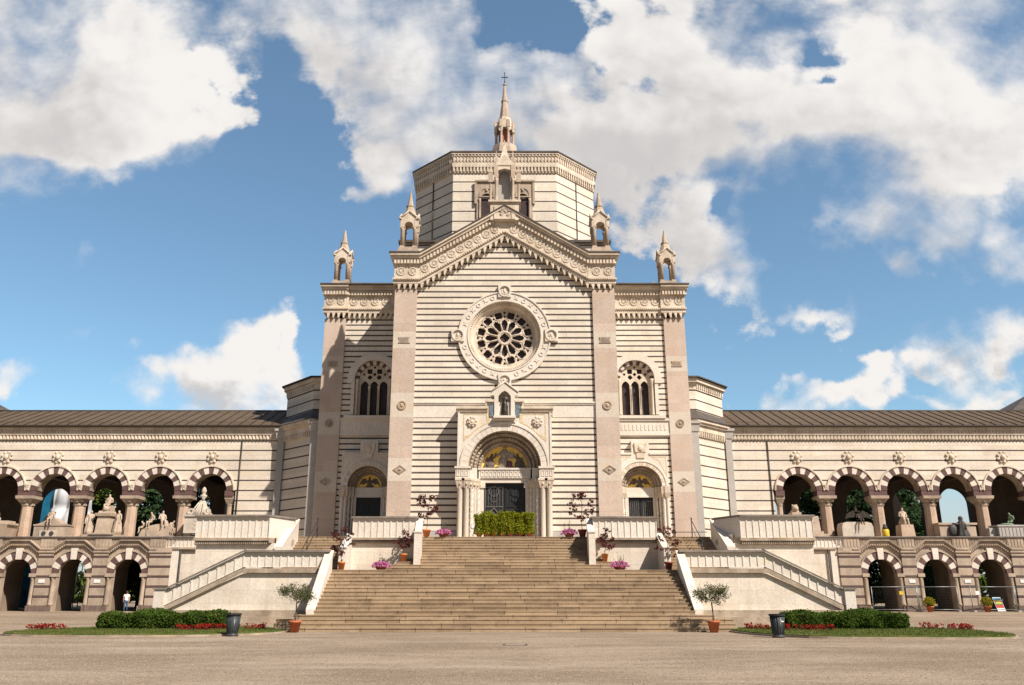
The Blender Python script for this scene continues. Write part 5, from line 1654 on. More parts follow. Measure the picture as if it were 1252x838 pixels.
def hedge(name, label, x0, x1, y0, y1, z0, z1, n, seed, rough=.06, mat='hedge_leaf', size=.05, group=None):
    t = thing(name, label, 'hedge', ((x0 + x1) / 2, (y0 + y1) / 2, z0), group)
    rg = random.Random(seed)
    cx_, cy_, cz_ = (x0 + x1) / 2, (y0 + y1) / 2, (z0 + z1) / 2
    hx, hy, hz = (x1 - x0) / 2, (y1 - y0) / 2, (z1 - z0) / 2
    b = MB()
    b.plate([(x0 + .25, y0 + .18), (x1 - .25, y0 + .18), (x1 - .1, y0 + .35), (x1 - .1, y1 - .2), (x0 + .1, y1 - .2), (x0 + .1, y0 + .35)], [], z0, z1 - .1, 'z')
    b.build('dark_core', 'soil', t)  # solid dark core stands in for the shade inside the leaves
    b = MB()
    for _ in range(n):
        f = rg.random()
        if f < .5: p = [rg.uniform(-1, 1), -1, rg.uniform(-1, 1)]
        elif f < .8: p = [rg.uniform(-1, 1), rg.uniform(-1, 1), 1]
        elif f < .87: p = [rg.uniform(-1, 1), 1, rg.uniform(-1, 1)]
        else: p = [rg.choice((-1, 1)), rg.uniform(-1, 1), rg.uniform(-1, 1)]
        # round the corners off, bulge by a slow wave so the face is lumpy
        x = cx_ + p[0] * hx; y = cy_ + p[1] * hy; z = cz_ + p[2] * hz
        wob = rough * (sin(x * 2.3 + seed) + sin(x * 5.1 + z * 4 + seed * 2) * .7 + sin(y * 4.3 + x) * .5)
        ed = [max(0, abs(p[i]) - (1 - .28 / (hx, hy, hz)[i])) / (.28 / (hx, hy, hz)[i]) for i in range(3)]
        q = sqrt(ed[0] ** 2 + ed[1] ** 2 + ed[2] ** 2)
        if q > 1:
            for i in range(3):
                d = (x - cx_, y - cy_, z - cz_)[i]; s_ = (hx, hy, hz)[i]
                nd = math.copysign(s_ - .28 + .28 * ed[i] / q, d) if ed[i] > 0 else d
                if i == 0: x = cx_ + nd
                elif i == 1: y = cy_ + nd
                else: z = cz_ + nd
        nx = Vector((p[0] if abs(p[0]) == 1 else 0, p[1] if abs(p[1]) == 1 else 0, p[2] if abs(p[2]) == 1 else 0))
        o = nx * (wob + rg.gauss(0, .03) - (.0 if rg.random() > .3 else rg.uniform(0, .12)))
        b.leaf((x + o.x, y + o.y, max(z0 + .02, z + o.z)), size, rg, .4, .6)
    b.build('foliage', mat, t, fix=False)
    return t


hedge('hedge', 'long trimmed box hedge on the left lawn beside the bin', -18.45, -12.5, 39.9, 41.1, .1, .8, 13000, 1, group='trimmed hedges on the lawns')
hedge('hedge', 'long trimmed box hedge on the right lawn, yellowish at its far end', 12.6, 18.25, 39.7, 41.0, .1, .8, 13000, 2, group='trimmed hedges on the lawns')


def ball_shrub(x, y, z, r, label, seed):
    t = thing('round_shrub', label, 'shrub', (x, y, z))
    rg = random.Random(seed)
    b = MB(); b.ball((x, y, z + r * .5), r * .8, r * .8, r * .45); b.build('dark_core', 'soil', t)  # dark ball painted in for the shade between the shrub's leaves
    b = MB()
    for _ in range(1500):
        v = Vector((rg.gauss(0, 1), rg.gauss(0, 1), rg.gauss(0, 1))).normalized() * rg.uniform(.88, 1.05)
        b.leaf((x + v.x * r, y + v.y * r, max(z, z + r * .5 + v.z * r * .6)), .05, rg, .4, .6)
    b.build('foliage', 'hedge_leaf', t, fix=False)


ball_shrub(-17.0, 43.0, .1, .78, 'round clipped shrub behind the left hedge at the foot of the ramp', 5)
ball_shrub(17.6, 42.9, .1, .78, 'round clipped shrub behind the right hedge at the foot of the ramp', 6)


def flower_bed(label, pts, n, seed):
    """patch of red bedding plants along a line"""
    rg = random.Random(seed)
    t = thing('flower_bed', label, 'flowers', (pts[0][0], pts[0][1], .1), 'red flower beds on the lawns')
    b = MB(); c = MB()
    for _ in range(n):
        i = rg.randrange(len(pts) - 1); u = rg.random()
        x = pts[i][0] + (pts[i + 1][0] - pts[i][0]) * u + rg.gauss(0, .16); y = pts[i][1] + (pts[i + 1][1] - pts[i][1]) * u + rg.gauss(0, .2)
        h = rg.uniform(.1, .2)
        for _k in range(9): b.leaf((x + rg.gauss(0, .06), y + rg.gauss(0, .06), .1 + rg.uniform(.02, h)), .05, rg, .5, .55)
        for _k in range(6): c.leaf((x + rg.gauss(0, .06), y + rg.gauss(0, .06), .12 + h + rg.uniform(-.02, .05)), .045, rg, .8, .8)
    b.build('foliage', 'red_foliage', t, fix=False); c.build('blossom', 'red_petal', t, fix=False)


flower_bed('red flower bed at the far left tip of the left hedge', [(-21.0, 39.6), (-20.3, 39.2), (-19.6, 39.5)], 26, 1)
flower_bed('red flower bed along the front of the left hedge behind the bin', [(-14.2, 38.6), (-13, 38.7), (-11.5, 39.4), (-10.9, 40.0)], 52, 2)
flower_bed('red flower bed along the front of the right hedge beside the bin', [(11.0, 40.0), (11.8, 38.8), (13.2, 38.3), (14.5, 38.2)], 48, 3)
flower_bed('red flower bed at the far right tip of the right hedge', [(19.0, 40.2), (20.0, 39.6), (20.5, 38.8)], 30, 4)


# loose grit on the forecourt: thousands of small stones, nobody could count them
b = MB(); rg = random.Random(17)
for _ in range(26000):
    y = 13 + 26 * rg.random() ** 1.25; x = rg.uniform(-.68, .68) * y
    if any(inside((x, y), ISL[m]) for m in (-1, 1)) or (y > 38.2 and abs(x) < 10.6): continue
    r = rg.uniform(.006, .016) * (1 + y * .012); a = rg.uniform(0, 6.28); h = r * rg.uniform(.5, 1.0)
    b.mat(0 if rg.random() < .42 else 1)
    b.add([(x + r * cos(a + k * 1.571) * rg.uniform(.7, 1.2), y + r * sin(a + k * 1.571) * rg.uniform(.7, 1.2), -.002) for k in range(4)] + [(x + rg.gauss(0, r * .3), y + rg.gauss(0, r * .3), h)],
          [(0, 1, 4), (1, 2, 4), (2, 3, 4), (3, 0, 4)])
tag(b.build('loose_gravel', ['grit_pale', 'grit_dark'], fix=False), 'loose grit and small stones lying on the forecourt', 'gravel', None, 'stuff')

# ------------------------------------------------------------ litter bins
def make_bin():
    t = thing('litter_bin', '', 'bin', (0, 0, 0), 'litter bins on the forecourt')
    b = MB(); b.lathe(0, 0, [(.225, .0), (.225, .07), (.2, .09), (.205, .12), (.275, .80), (.25, .80), (.2, .2)], 28, True)
    for i in range(20):
        a = 2 * pi * i / 20
        b.tube((.212 * cos(a), .212 * sin(a), .14), (.272 * cos(a), .272 * sin(a), .76), .012, n=5)
    b.build('bin_body', 'bin_paint', t)
    b = MB(); b.ring(0, 0, .27, .31, .0, .07, 28); b.v = [(v[0], v[2], .80 + v[1]) for v in b.v]; b.mat(0); b.build('rim', 'iron', t)
    b = MB(); b.lathe(0, 0, [(.235, 0.002), (.245, .05), (.235, .075)], 28); b.build('base_ring', 'dark_stone', t)
    return t


bn = make_bin(); bn.location = (-10.85, 35.35, 0); bn['label'] = 'dark grey litter bin at the edge of the left lawn'
b2 = dup(bn, (10.55, 34.2, 0), 'dark grey litter bin with a small white mark at the edge of the right lawn', .4)
q = MB(); q.plate([(-.05, .60), (.0, .57), (.07, .58), (.09, .62), (.02, .615), (-.04, .64)], [], -.272, -.262); mk = q.build('label_mark', 'white_paint'); mk.parent = b2


# ------------------------------------------------------------ potted plants
def pot(b, r, h):
    b.lathe(0, 0, [(r * .62, 0), (r * .92, h * .8), (r * 1.02, h * .8), (r * 1.04, h), (r * .9, h), (r * .85, h * .85)], 20)


def branchy(rg, base, d, L, r, depth, b, tips, spread=.6, up=.15):
    p = Vector(base); d = Vector(d).normalized()
    n = 3
    for i in range(n):
        q = p + d * L / n
        b.tube(p, q, r * (1 - .25 * i / n), r * (1 - .25 * (i + 1) / n), 5)
        p = q; d = (d + Vector((rg.gauss(0, .12), rg.gauss(0, .12), rg.gauss(0, .08) + .03))).normalized()
    tips.append(tuple(p))
    if depth:
        for _ in range(3 if depth > 1 else 4):
            nd = (d + Vector((rg.gauss(0, spread), rg.gauss(0, spread), rg.gauss(0, spread * .6) + up))).normalized()
            branchy(rg, p, nd, L * rg.uniform(.6, .85), r * .6, depth - 1, b, tips, spread, up)


def olive(loc, label, seed, tilt=0.0):
    t = thing('potted_olive', label, 'potted tree', (0, 0, 0), 'potted olive trees at the foot of the steps')
    rg = random.Random(seed)
    b = MB(); pot(b, .28, .5); b.build('pot', 'terracotta', t)
    b = MB(); b.lathe(0, 0, [(.24, .42), (.01, .44)], 14); b.build('soil', 'soil', t)
    b = MB(); tips = []
    b.tube((0, 0, .42), (.02 + tilt, 0, .85), .035, .03); b.tube((.02 + tilt, 0, .85), (.01 + tilt * 2, .02, 1.25), .03, .027)
    for k in range(6):
        a = k * 1.05 + rg.uniform(-.2, .2)
        branchy(rg, (.01 + tilt * 2, .02, 1.2 + .04 * k), (cos(a) * .9, sin(a) * .9, .5), .36, .016, 2, b, tips, .55, .1)
    b.build('trunk', 'bark', t)
    b = MB()
    for p in tips:
        for _ in range(20):
            b.leaf((p[0] + rg.gauss(0, .1), p[1] + rg.gauss(0, .1), p[2] + rg.gauss(0, .09) - .05), .055, rg, .2, .28)
    b.build('foliage', 'olive_leaf', t, fix=False)
    t.location = loc
    return t


olive((-9.18, 38.72, 0), 'potted olive tree in a terracotta pot at the left foot of the steps', 21)
olive((9.15, 38.72, 0), 'potted olive tree in a terracotta pot at the right foot of the steps', 24, -.02)


def maple(loc, label, seed, mat='terracotta_orange', h=1.0, r=.21, lean=0.0, dense=1.0):
    t = thing('potted_maple', label, 'potted tree', (0, 0, 0), 'potted red maples on the steps')
    rg = random.Random(seed)
    b = MB(); pot(b, r, .42); b.build('pot', mat, t)
    b = MB(); b.lathe(0, 0, [(r * .86, .36), (.01, .38)], 12); b.build('soil', 'soil', t)
    b = MB(); tips = []
    p = Vector((0, 0, .36))
    for k in range(5):
        q = p + Vector((lean * .1 + rg.gauss(0, .03), rg.gauss(0, .03), h * .2)); b.tube(p, q, .018, .015, 5); p = q
        for _ in range(2 if k else 1):
            a = rg.uniform(0, 6.28); branchy(rg, p, (cos(a), sin(a), .45), .24 * h + .06, .008, 1, b, tips, .6, .05)
    branchy(rg, p, (lean, 0, 1), .3, .01, 1, b, tips)
    b.build('trunk', 'bark', t)
    b = MB()
    for q in tips:
        for _ in range(int(9 * dense)):
            b.leaf((q[0] + rg.gauss(0, .06), q[1] + rg.gauss(0, .06), q[2] + rg.gauss(0, .045)), .075, rg, .9, .62)
    b.build('foliage', 'maple_leaf', t, fix=False)
    t.location = loc
    return t


maple((-4.62, 50.75, PLAT), 'tall red maple in an orange pot on the platform left of the door', 31, 'terracotta_orange', 1.5, .25, .2)
maple((4.6, 50.75, PLAT), 'tall red maple in a dark red pot on the platform right of the door', 38, 'terracotta_dark', 1.65, .26, -.15)
maple((-5.55, 47.5, LZ + RI * 3 - .01), 'small red maple in an orange pot on the lower left end of the upper flight', 33, 'terracotta_orange', .8, .19, 0, .55)
maple((5.5, 47.5, LZ + RI * 3 - .01), 'small red maple in an orange pot on the lower right end of the upper flight', 34, 'terracotta_orange', .85, .19, .3, .6)
maple((-8.5, 45.2, LZ), 'drooping red maple in an orange pot beside the left raking rail', 35, 'terracotta_orange', 1.25, .2, .15, .6)
maple((8.55, 45.2, LZ), 'red maple in a dark red pot beside the right raking rail', 36, 'terracotta_dark', 1.3, .22, -.1, .65)


def bowl(loc, label, seed):
    t = thing('flower_bowl', label, 'flower pot', (0, 0, 0), 'bowls of pink flowers on the steps')
    rg = random.Random(seed)
    b = MB(); b.lathe(0, 0, [(.2, 0), (.34, .2), (.37, .22), (.36, .25), (.3, .24)], 20); b.build('pot', 'terracotta_dark', t)
    b = MB()
    for _ in range(420):
        a = rg.uniform(0, 6.28); r = .5 * sqrt(rg.random()); b.leaf((r * cos(a), r * sin(a), .27 + .14 * (1 - (r / .5) ** 2) + rg.gauss(0, .03) - (.08 if r > .4 else 0)), .045, rg, .7, .85)
    b.build('blossom', 'pink_petal', t, fix=False)
    b = MB()
    for _ in range(90):
        a = rg.uniform(0, 6.28); r = .44 * sqrt(rg.random()); b.leaf((r * cos(a), r * sin(a), .26 + rg.gauss(0, .03)), .05, rg)
    for k in range(7):
        x, y = rg.gauss(0, .09), rg.gauss(0, .06); tx, ty = x + rg.gauss(0, .1), y + rg.gauss(0, .08); hh = rg.uniform(.55, .95)
        b.tube((x, y, .3), (tx, ty, hh), .007, .004, 4)
        for j in range(14):
            u = rg.uniform(.2, 1); b.leaf((x + (tx - x) * u + rg.gauss(0, .025), y + (ty - y) * u, .3 + (hh - .3) * u), .03, rg, .2, .4)
    b.build('foliage', 'olive_leaf', t, fix=False)
    t.location = loc
    return t


bowl((-3.62, 50.8, PLAT), 'bowl of pink flowers at the top of the steps, left of the main door', 41)
bowl((3.82, 50.8, PLAT), 'bowl of pink flowers at the top of the steps, right of the main door', 42)
bowl((-6.45, 45.3, LZ), 'bowl of pink flowers on the landing in front of the left parapet', 43)
bowl((6.0, 45.3, LZ), 'bowl of pink flowers on the landing in front of the right parapet', 44)


def bamboo(x, label, seed, h, y=51.35):
    t = thing('potted_bamboo', label, 'potted plant', (0, 0, 0), 'row of potted bamboo in front of the main door')
    rg = random.Random(seed)
    b = MB(); pot(b, .19, .3); b.build('pot', 'terracotta', t)
    b = MB()
    for k in range(7):
        a = rg.uniform(0, 6.28); b.tube((.1 * cos(a), .1 * sin(a), .25), (.2 * cos(a), .2 * sin(a), h * .92), .009, .005, 4)
    b.build('canes', 'olive_leaf', t)
    b = MB()
    for _ in range(2200):
        z = rg.uniform(.2, h); r = .37 * (0.88 + .14 * sin(z * 5 + seed)) * sqrt(rg.uniform(.15, 1)); a = rg.uniform(0, 6.28)
        b.leaf((r * cos(a), r * sin(a), z + rg.gauss(0, .04)), .06, rg, .3, .35)
    b.build('foliage', 'bamboo_leaf', t, fix=False)
    t.location = (x, y, PLAT)


BB = ['first potted bamboo from the left in the row before the main door', 'second potted bamboo from the left in the row before the main door', 'third potted bamboo from the left in the row before the main door',
      'middle potted bamboo of the row before the main door', 'third potted bamboo from the right in the row before the main door', 'second potted bamboo from the right in the row before the main door', 'rightmost potted bamboo of the row before the main door']
for i, x in enumerate((-1.52, -1.08, -.62, -.12, .38, .9, 1.48)):
    bamboo(x, BB[i], 51 + i, (1.36, 1.48, 1.36, 1.5, 1.5, 1.4, 1.46)[i])
# little white spot lamp on a stand at the left end of the row
lp = thing('spot_lamp', 'small white spotlight on a stand left of the potted bamboo', 'lamp', (-1.95, 51.3, PLAT))
b = MB(); b.tube((-1.95, 51.3, PLAT + .03), (-1.95, 51.3, PLAT + .5), .02, n=6); b.frus(-1.95, 51.3, PLAT, PLAT + .03, .12, .1, 8); b.build('stand', 'white_paint', lp)
b = MB(); b.lathe(-1.95, 51.3, [(.05, PLAT + .48), (.08, PLAT + .54), (.08, PLAT + .66), (.04, PLAT + .72)], 10); b.build('head', 'white_paint', lp)


def yellow_pot(loc, label, seed):
    t = thing('potted_shrub', label, 'potted plant', (0, 0, 0), 'potted yellow shrubs by the right arcade')
    rg = random.Random(seed)
    b = MB(); pot(b, .34, .5); b.build('pot', 'terracotta', t)
    b = MB()
    for _ in range(800):
        v = Vector((rg.gauss(0, 1), rg.gauss(0, 1), rg.gauss(0, 1))).normalized() * rg.uniform(.5, 1.08)
        b.leaf((v.x * .5, v.y * .45, .85 + v.z * .45), .07, rg, .4, .55)
    b.build('foliage', 'yellow_leaf', t, fix=False); t.location = loc; t.scale = (.8,) * 3


yellow_pot((30.75, 63.6, H0), 'yellow-green potted shrub between the first and second lower arches on the right', 61)
yellow_pot((34.9, 63.6, H0), 'yellow-green potted shrub between the second and third lower arches on the right', 62)


# ------------------------------------------------------------ tomb statues along the upper gallery
def statue(name, label, x, y, cat='statue'):
    return thing(name, label, cat, (x, y, FLO))


def draped(b, x, y, z, h, vf, rz=0.0, mat=0):
    s = h / 1.8
    b.mat(mat); place(b, vf, (x, y, z), s, rz)
    b.lathe(x, y, [(.34 * s, z), (.30 * s, z + .3 * s), (.24 * s, z + .75 * s), (.17 * s, z + 1.02 * s), (.185 * s, z + 1.25 * s), (.1 * s, z + 1.4 * s)], 28, True, .13, 7, x)


SIT = skin_mesh(sit_pose()); SITL = skin_mesh(sit_pose(-.16, 'lap')); STD = skin_mesh(stand_pose()); STD2 = skin_mesh(stand_pose((.32, -.1, .8), (.1, -.2, 1.15), (.02, -.03)))
yS = 66.5
t = statue('tomb', 'reclining stone figure on a flared sarcophagus at the far left of the upper gallery', -39.4, yS, 'tomb')
b = MB(); b.frus(-39.5, yS, FLO, 6.75, .95, 1.25, 4); b.box(-40.8, -38.15, yS - .7, yS + .7, 6.75, 6.9); b.box(-40.6, -38.3, yS - .5, yS + .5, 6.9, 7.05); b.build('sarcophagus', 'statue_stone', t)
b = MB(); place(b, SITL, (-39.6, yS - .1, 7.2), .95, 1.1); b.ball((-39.9, yS, 7.15), .6, .4, .2); b.build('figure', 'statue_stone', t)

t = statue('tomb', 'gabled stone tomb with a seated figure and two dark round plaques on the left gallery', -35.0, yS, 'tomb')
b = MB(); b.plate([(-36.25, FLO), (-33.75, FLO), (-33.75, 6.75), (-34.2, 6.85), (-35.0, 7.3), (-35.85, 6.85), (-36.25, 6.75)], [], yS - .5, yS + .6); b.box(-36.3, -33.7, yS - .56, yS + .6, 6.66, 6.76); b.build('sarcophagus', 'old_stone', t)
b = MB(); b.box(-35.75, -34.45, yS - .58, yS - .501, FLO, 6.3); b.build('panel', 'statue_white', t)
b = MB()
for x in (-35.4, -34.8): b.ring(x, 6.08, 0, .17, yS - .62, yS - .575, 18)
b.build('round_plaque', 'dark_stone', t)
b = MB(); place(b, SITL, (-35.1, yS - .35, 7.15), .9, .15); b.build('figure', 'statue_stone', t)
b = MB(); b.plate([(-36.0, 6.86), (-35.3, 7.1), (-35.1, 7.75), (-35.35, 7.8), (-35.75, 7.4)], [], yS + .0, yS + .25); b.build('bronze_drapery', 'bronze', t)

t = statue('monument', 'tall stone monument with a seated figure above two standing draped figures', -30.9, yS, 'tomb')
b = MB(); b.box(-32.4, -29.5, yS - .6, yS + .6, FLO, 6.0); b.box(-31.9, -30.0, yS - .7, yS + .5, 6.0, 6.12); b.frus(-30.98, yS, 6.12, 7.4, .56, .48, 4); b.frus(-30.98, yS, 7.4, 7.62, .62, .66, 4); b.frus(-30.98, yS, 7.62, 7.8, .5, .45, 4); b.build('pedestal', 'statue_stone', t)
b = MB(); place(b, SIT, (-30.98, yS + .1, 8.22), 1.05); b.box(-31.3, -30.66, yS + .05, yS + .5, 7.8, 8.25); b.lathe(-30.98, yS - .25, [(.27, 7.8), (.25, 8.05), (.16, 8.2)], 14, True, .12, 6); b.build('seated_figure', 'statue_stone', t)
b = MB(); draped(b, -32.15, yS - .15, 6.0, 1.95, STD2, .5); b.build('standing_figure', 'statue_stone', t)
b = MB(); draped(b, -29.95, yS - .2, 6.0, 1.95, STD, -.4); b.tube((-29.5, yS - .3, 6.1), (-29.3, yS - .3, 7.1), .03, n=5); b.build('standing_figure', 'statue_stone', t)

t = statue('tomb', 'low rounded stone tomb with reclining figures leaning over it on the left gallery', -27.2, yS, 'tomb')
b = MB(); b.plate([(-28.3, FLO), (-25.75, FLO), (-25.75, 6.55), (-26.3, 6.75), (-26.8, 6.8), (-27.5, 6.65), (-28.0, 6.35)], [], yS - .4, yS + .6); b.ring(-27.1, 6.15, 0, .5, yS - .46, yS - .3, 20); b.build('sarcophagus', 'statue_stone', t)
b = MB(); place(b, SITL, (-27.35, yS - .05, 6.9), .95, -.5); place(b, SITL, (-27.95, yS - .1, 6.45), .8, -1.1, 0, -.5); b.build('figure', 'statue_stone', t)
b = MB(); place(b, SITL, (-26.6, yS - .05, 6.95), 1.0, .6, -.2); b.lathe(-26.5, yS + .1, [(.4, 6.3), (.34, 6.8), (.2, 7.1)], 16, True, .14, 5); place(b, SITL, (-25.95, yS - .1, 6.45), .8, 1.1, 0, .4); b.build('figure', 'statue_stone', t)

t = statue('tomb', 'white marble sarcophagus with a draped urn on top behind the left terrace parapet', -23.7, yS, 'tomb')
b = MB()
for x in (-24.5, -22.9): b.frus(x, yS, FLO, 6.1, .2, .28, 4)
b.box(-24.7, -22.6, yS - .6, yS + .6, 6.1, 7.35); b.box(-24.85, -22.5, yS - .7, yS + .7, 7.35, 7.5)
for k in range(3): b.box(-24.0, -22.7, yS - .62, yS - .59, 6.4 + k * .3, 6.6 + k * .3)
b.build('sarcophagus', 'statue_white', t)
b = MB(); b.lathe(-23.65, yS, [(.8, 7.5), (.55, 7.85), (.34, 8.2), (.26, 8.5), (.15, 8.65)], 24, True, .16, 6, .3, .6)
for k in range(4): b.tube((-24.35 + .3 * k, yS - .5, 7.52), (-23.85 + .13 * k, yS - .2, 8.45), .07, .05, n=6)
for s_ in (-1, 1): b.ring(-23.65 + s_ * .62, 7.75, .1, .24, yS - .55, yS - .35, 14)
b.ball((-24.45, yS - .3, 7.6), .3, .3, .2); b.build('drapery', 'statue_white', t)
b = MB(); b.lathe(-23.6, yS, [(.14, 8.6), (.1, 8.75), (.27, 8.95), (.24, 9.05), (.1, 9.1), (.16, 9.2), (.2, 9.4), (.1, 9.62), (.03, 9.68)], 14); b.build('urn', 'statue_white', t)

t = statue('tomb', 'stepped stone block with a small carved lion head by the right terrace parapet', 24.6, yS, 'tomb')
b = MB(); b.box(23.2, 24.9, yS - .6, yS + .6, FLO, 6.05); b.box(23.2, 24.55, yS - .5, yS + .5, 6.05, 6.25); b.frus(23.85, yS, 6.25, 7.4, .5, .42, 4); b.box(22.3, 23.0, yS - .4, yS + .5, FLO, 7.7); b.build('pedestal', 'statue_stone', t)
b = MB(); b.ball((22.65, yS - .1, 8.0), .27, .27, .3); b.ball((22.65, yS - .38, 7.95), .13, .14, .12); b.ball((22.5, yS, 8.25), .08); b.ball((22.8, yS, 8.25), .08); b.ball((22.65, yS + .05, 7.75), .36, .3, .22); b.build('lion_head', 'statue_stone', t)

t = statue('tomb', 'pale rounded sarcophagus with a dark bronze winged figure draped over it', 27.2, yS, 'tomb')
b = MB(); b.box(26.0, 28.4, yS - .5, yS + .6, FLO, 6.55); b.plate([(26.0, 6.55), (28.4, 6.55), (28.3, 6.85), (28.0, 6.95), (26.4, 6.95), (26.1, 6.85)], [], yS - .5, yS + .6); b.build('sarcophagus', 'statue_white', t)
b = MB(); place(b, SITL, (27.4, yS - .45, 7.05), .85, .2, -.15)
for s in (-1, 1): b.plate([(27.35, 7.3), (27.4 + s * .35, 7.85), (27.4 + s * .9, 7.55), (27.4 + s * 1.0, 7.2), (27.4 + s * .6, 7.3)], [], yS - .35, yS - .28)
b.plate([(27.15, 7.75), (27.3, 8.25), (27.4, 7.75)], [], yS - .35, yS - .2); b.build('winged_figure', 'bronze', t)

t = statue('grave_lantern', 'small yellow grave lantern with dark cap beside a column base on the right gallery', 29.25, 65.9, 'lantern')
b = MB(); b.lathe(29.25, 65.9, [(.2, FLO), (.26, 5.9), (.26, 6.3), (.2, 6.4)], 12); b.build('glass_body', 'yellow_paint', t)
b = MB(); b.lathe(29.25, 65.9, [(.22, 6.4), (.16, 6.55), (.12, 6.72), (.03, 6.78)], 12); b.build('cap', 'dark_stone', t)

t = statue('bust', 'pale stone robed half-length figure on a square pedestal on the right gallery', 31.05, yS, 'statue')
b = MB(); b.frus(31.05, yS, FLO, 6.75, .55, .47, 4); b.build('pedestal', 'column_granite', t)
b = MB(); place(b, SIT, (31.05, yS + .1, 7.12), 1.1); b.lathe(31.05, yS, [(.4, 6.75), (.38, 6.95), (.27, 7.2), (.12, 7.4)], 18, True, .08, 6); b.build('figure', 'statue_stone', t)

t = statue('tomb', 'dark hooded mourner kneeling against a brown stone tomb on the right gallery', 35.0, yS, 'tomb')
b = MB(); b.box(33.6, 34.4, yS - .3, yS + .6, FLO, 6.75); b.box(35.7, 36.4, yS - .3, yS + .6, FLO, 6.65); b.box(33.5, 36.5, yS - .4, yS + .7, 6.75, 6.9); b.box(34.4, 35.7, yS + .1, yS + .6, FLO, 6.75); b.build('sarcophagus', 'statue_stone', t)
b = MB(); b.lathe(35.2, yS - .5, [(.52, FLO), (.46, 6.0), (.33, 6.4), (.3, 6.7), (.24, 6.9), (.13, 7.05), (.16, 7.2), (.13, 7.32), (.03, 7.4)], 26, True, .13, 7); b.tube((35.0, yS - .6, 6.75), (34.5, yS - .3, 6.85), .09, .06); b.tube((35.4, yS - .7, 6.75), (35.3, yS - .95, 6.4), .09, .06); place(b, SITL, (35.2, yS - .3, 6.4), .85, .5); b.ball((34.6, yS - .4, 6.3), .4, .2, .5); b.build('mourner', 'dark_stone', t)

t = statue('tomb', 'green bronze figure bowed over a grey block tomb at the far right of the gallery', 39.2, yS, 'tomb')
b = MB(); b.box(38.0, 40.8, yS - .6, yS + .6, FLO, 6.6); b.box(37.9, 40.9, yS - .66, yS + .66, 6.6, 6.72)
for k in range(9): b.box(38.2 + k * .28, 38.3 + k * .28, yS - .63, yS - .599, 5.7, 6.5)
b.frus(37.7, yS, FLO, 6.5, .3, .25, 4); b.build('sarcophagus', 'grey_marble', t)
b = MB(); place(b, skin_mesh(sit_pose(-.3, 'lap')), (39.5, yS, 6.95), .85, -1.2); b.ball((38.9, yS - .2, 6.78), .55, .3, .1); b.build('figure', 'green_bronze', t)

# ------------------------------------------------------------ person walking into the left arcade
pt = thing('person', 'person in a white t-shirt and blue jeans, seen from behind, under the left arcade', 'person', (-28.4, 65.9, H0))
b = MB()
N = [(0, 0, .93, (.15, .11), None), (0, .0, 1.12, (.125, .095), 0), (0, 0, 1.33, (.16, .105), 1), (0, 0, 1.46, .055, 2), (0, -.01, 1.55, (.075, .09), 3), (0, -.01, 1.65, (.07, .082), 4)]
for s in (-1, 1):
    k = len(N); N += [(s * .18, 0, 1.36, .065, 2), (s * .235, .02, 1.1, .047, k), (s * .25, -.06 * s, .87, .034, k + 1), (s * .25, -.08 * s, .79, (.042, .02), k + 2)]
    k = len(N); N += [(s * .09, 0, .82, .098, 0), (s * .095, -.02 + s * .05, .47, .066, k), (s * .095, .04 + s * .09, .1, .043, k + 1), (s * .1, -.09 + s * .09 + .16, .04, .038, k + 2)]
vf = skin_mesh(N, 2)
place(b, vf, (0, 0, 0), 1.0)
for i, f in enumerate(b.f):
    zc = sum(b.v[k][2] for k in f) / len(f); xc = abs(sum(b.v[k][0] for k in f) / len(f))
    b.m[i] = 1 if (zc < .98 and xc < .2 and zc > .1) else (2 if zc <= .1 else 0)
for s in (-1, 1):                                            # fingers and thumb on each hand
    hx, hy, hz = s * .25, -.085 * s, .76
    for k in range(4): b.mat(0); b.tube((hx, hy - .03 + k * .02, hz), (hx - s * .012, hy - .028 + k * .019, hz - .06 - .01 * (1.5 - abs(k - 1.5))), .0085, .007, 5)
    b.tube((hx, hy + .035, hz + .03), (hx - s * .03, hy + .06, hz - .02), .01, .008, 5)
# ears and nose
for s in (-1, 1): b.ball((s * .078, 0, 1.6), .014, .02, .028, 6, 5)
b.ball((0, .082, 1.585), .014, .02, .02, 6, 5)
b.build('body', ['skin', 'jeans', 'dark_stone'], pt)
b = MB(); v2 = [Vector(v) for v in vf[0]]
keep = [f for f in vf[1] if all(.90 < v2[i].z < 1.43 and (abs(v2[i].x) < .205 or v2[i].z > 1.2) for i in f)]
cen = Vector((0, 0, 1.15))
b.add([tuple(v + Vector((v.x, v.y, 0)).normalized() * .018) for v in v2], keep, True); b.build('shirt', 'shirt', pt)
b = MB(); b.ball((0, -.015, 1.635), .088, .1, .1); b.ball((0, -.07, 1.58), .07, .05, .09); b.build('hair', 'hair', pt)
for c in pt.children: c.location = (0, 0, 0); c.data.transform(Matrix.Translation(pt.location))
pt.scale = (.86,) * 3; pt.rotation_euler.z = .2

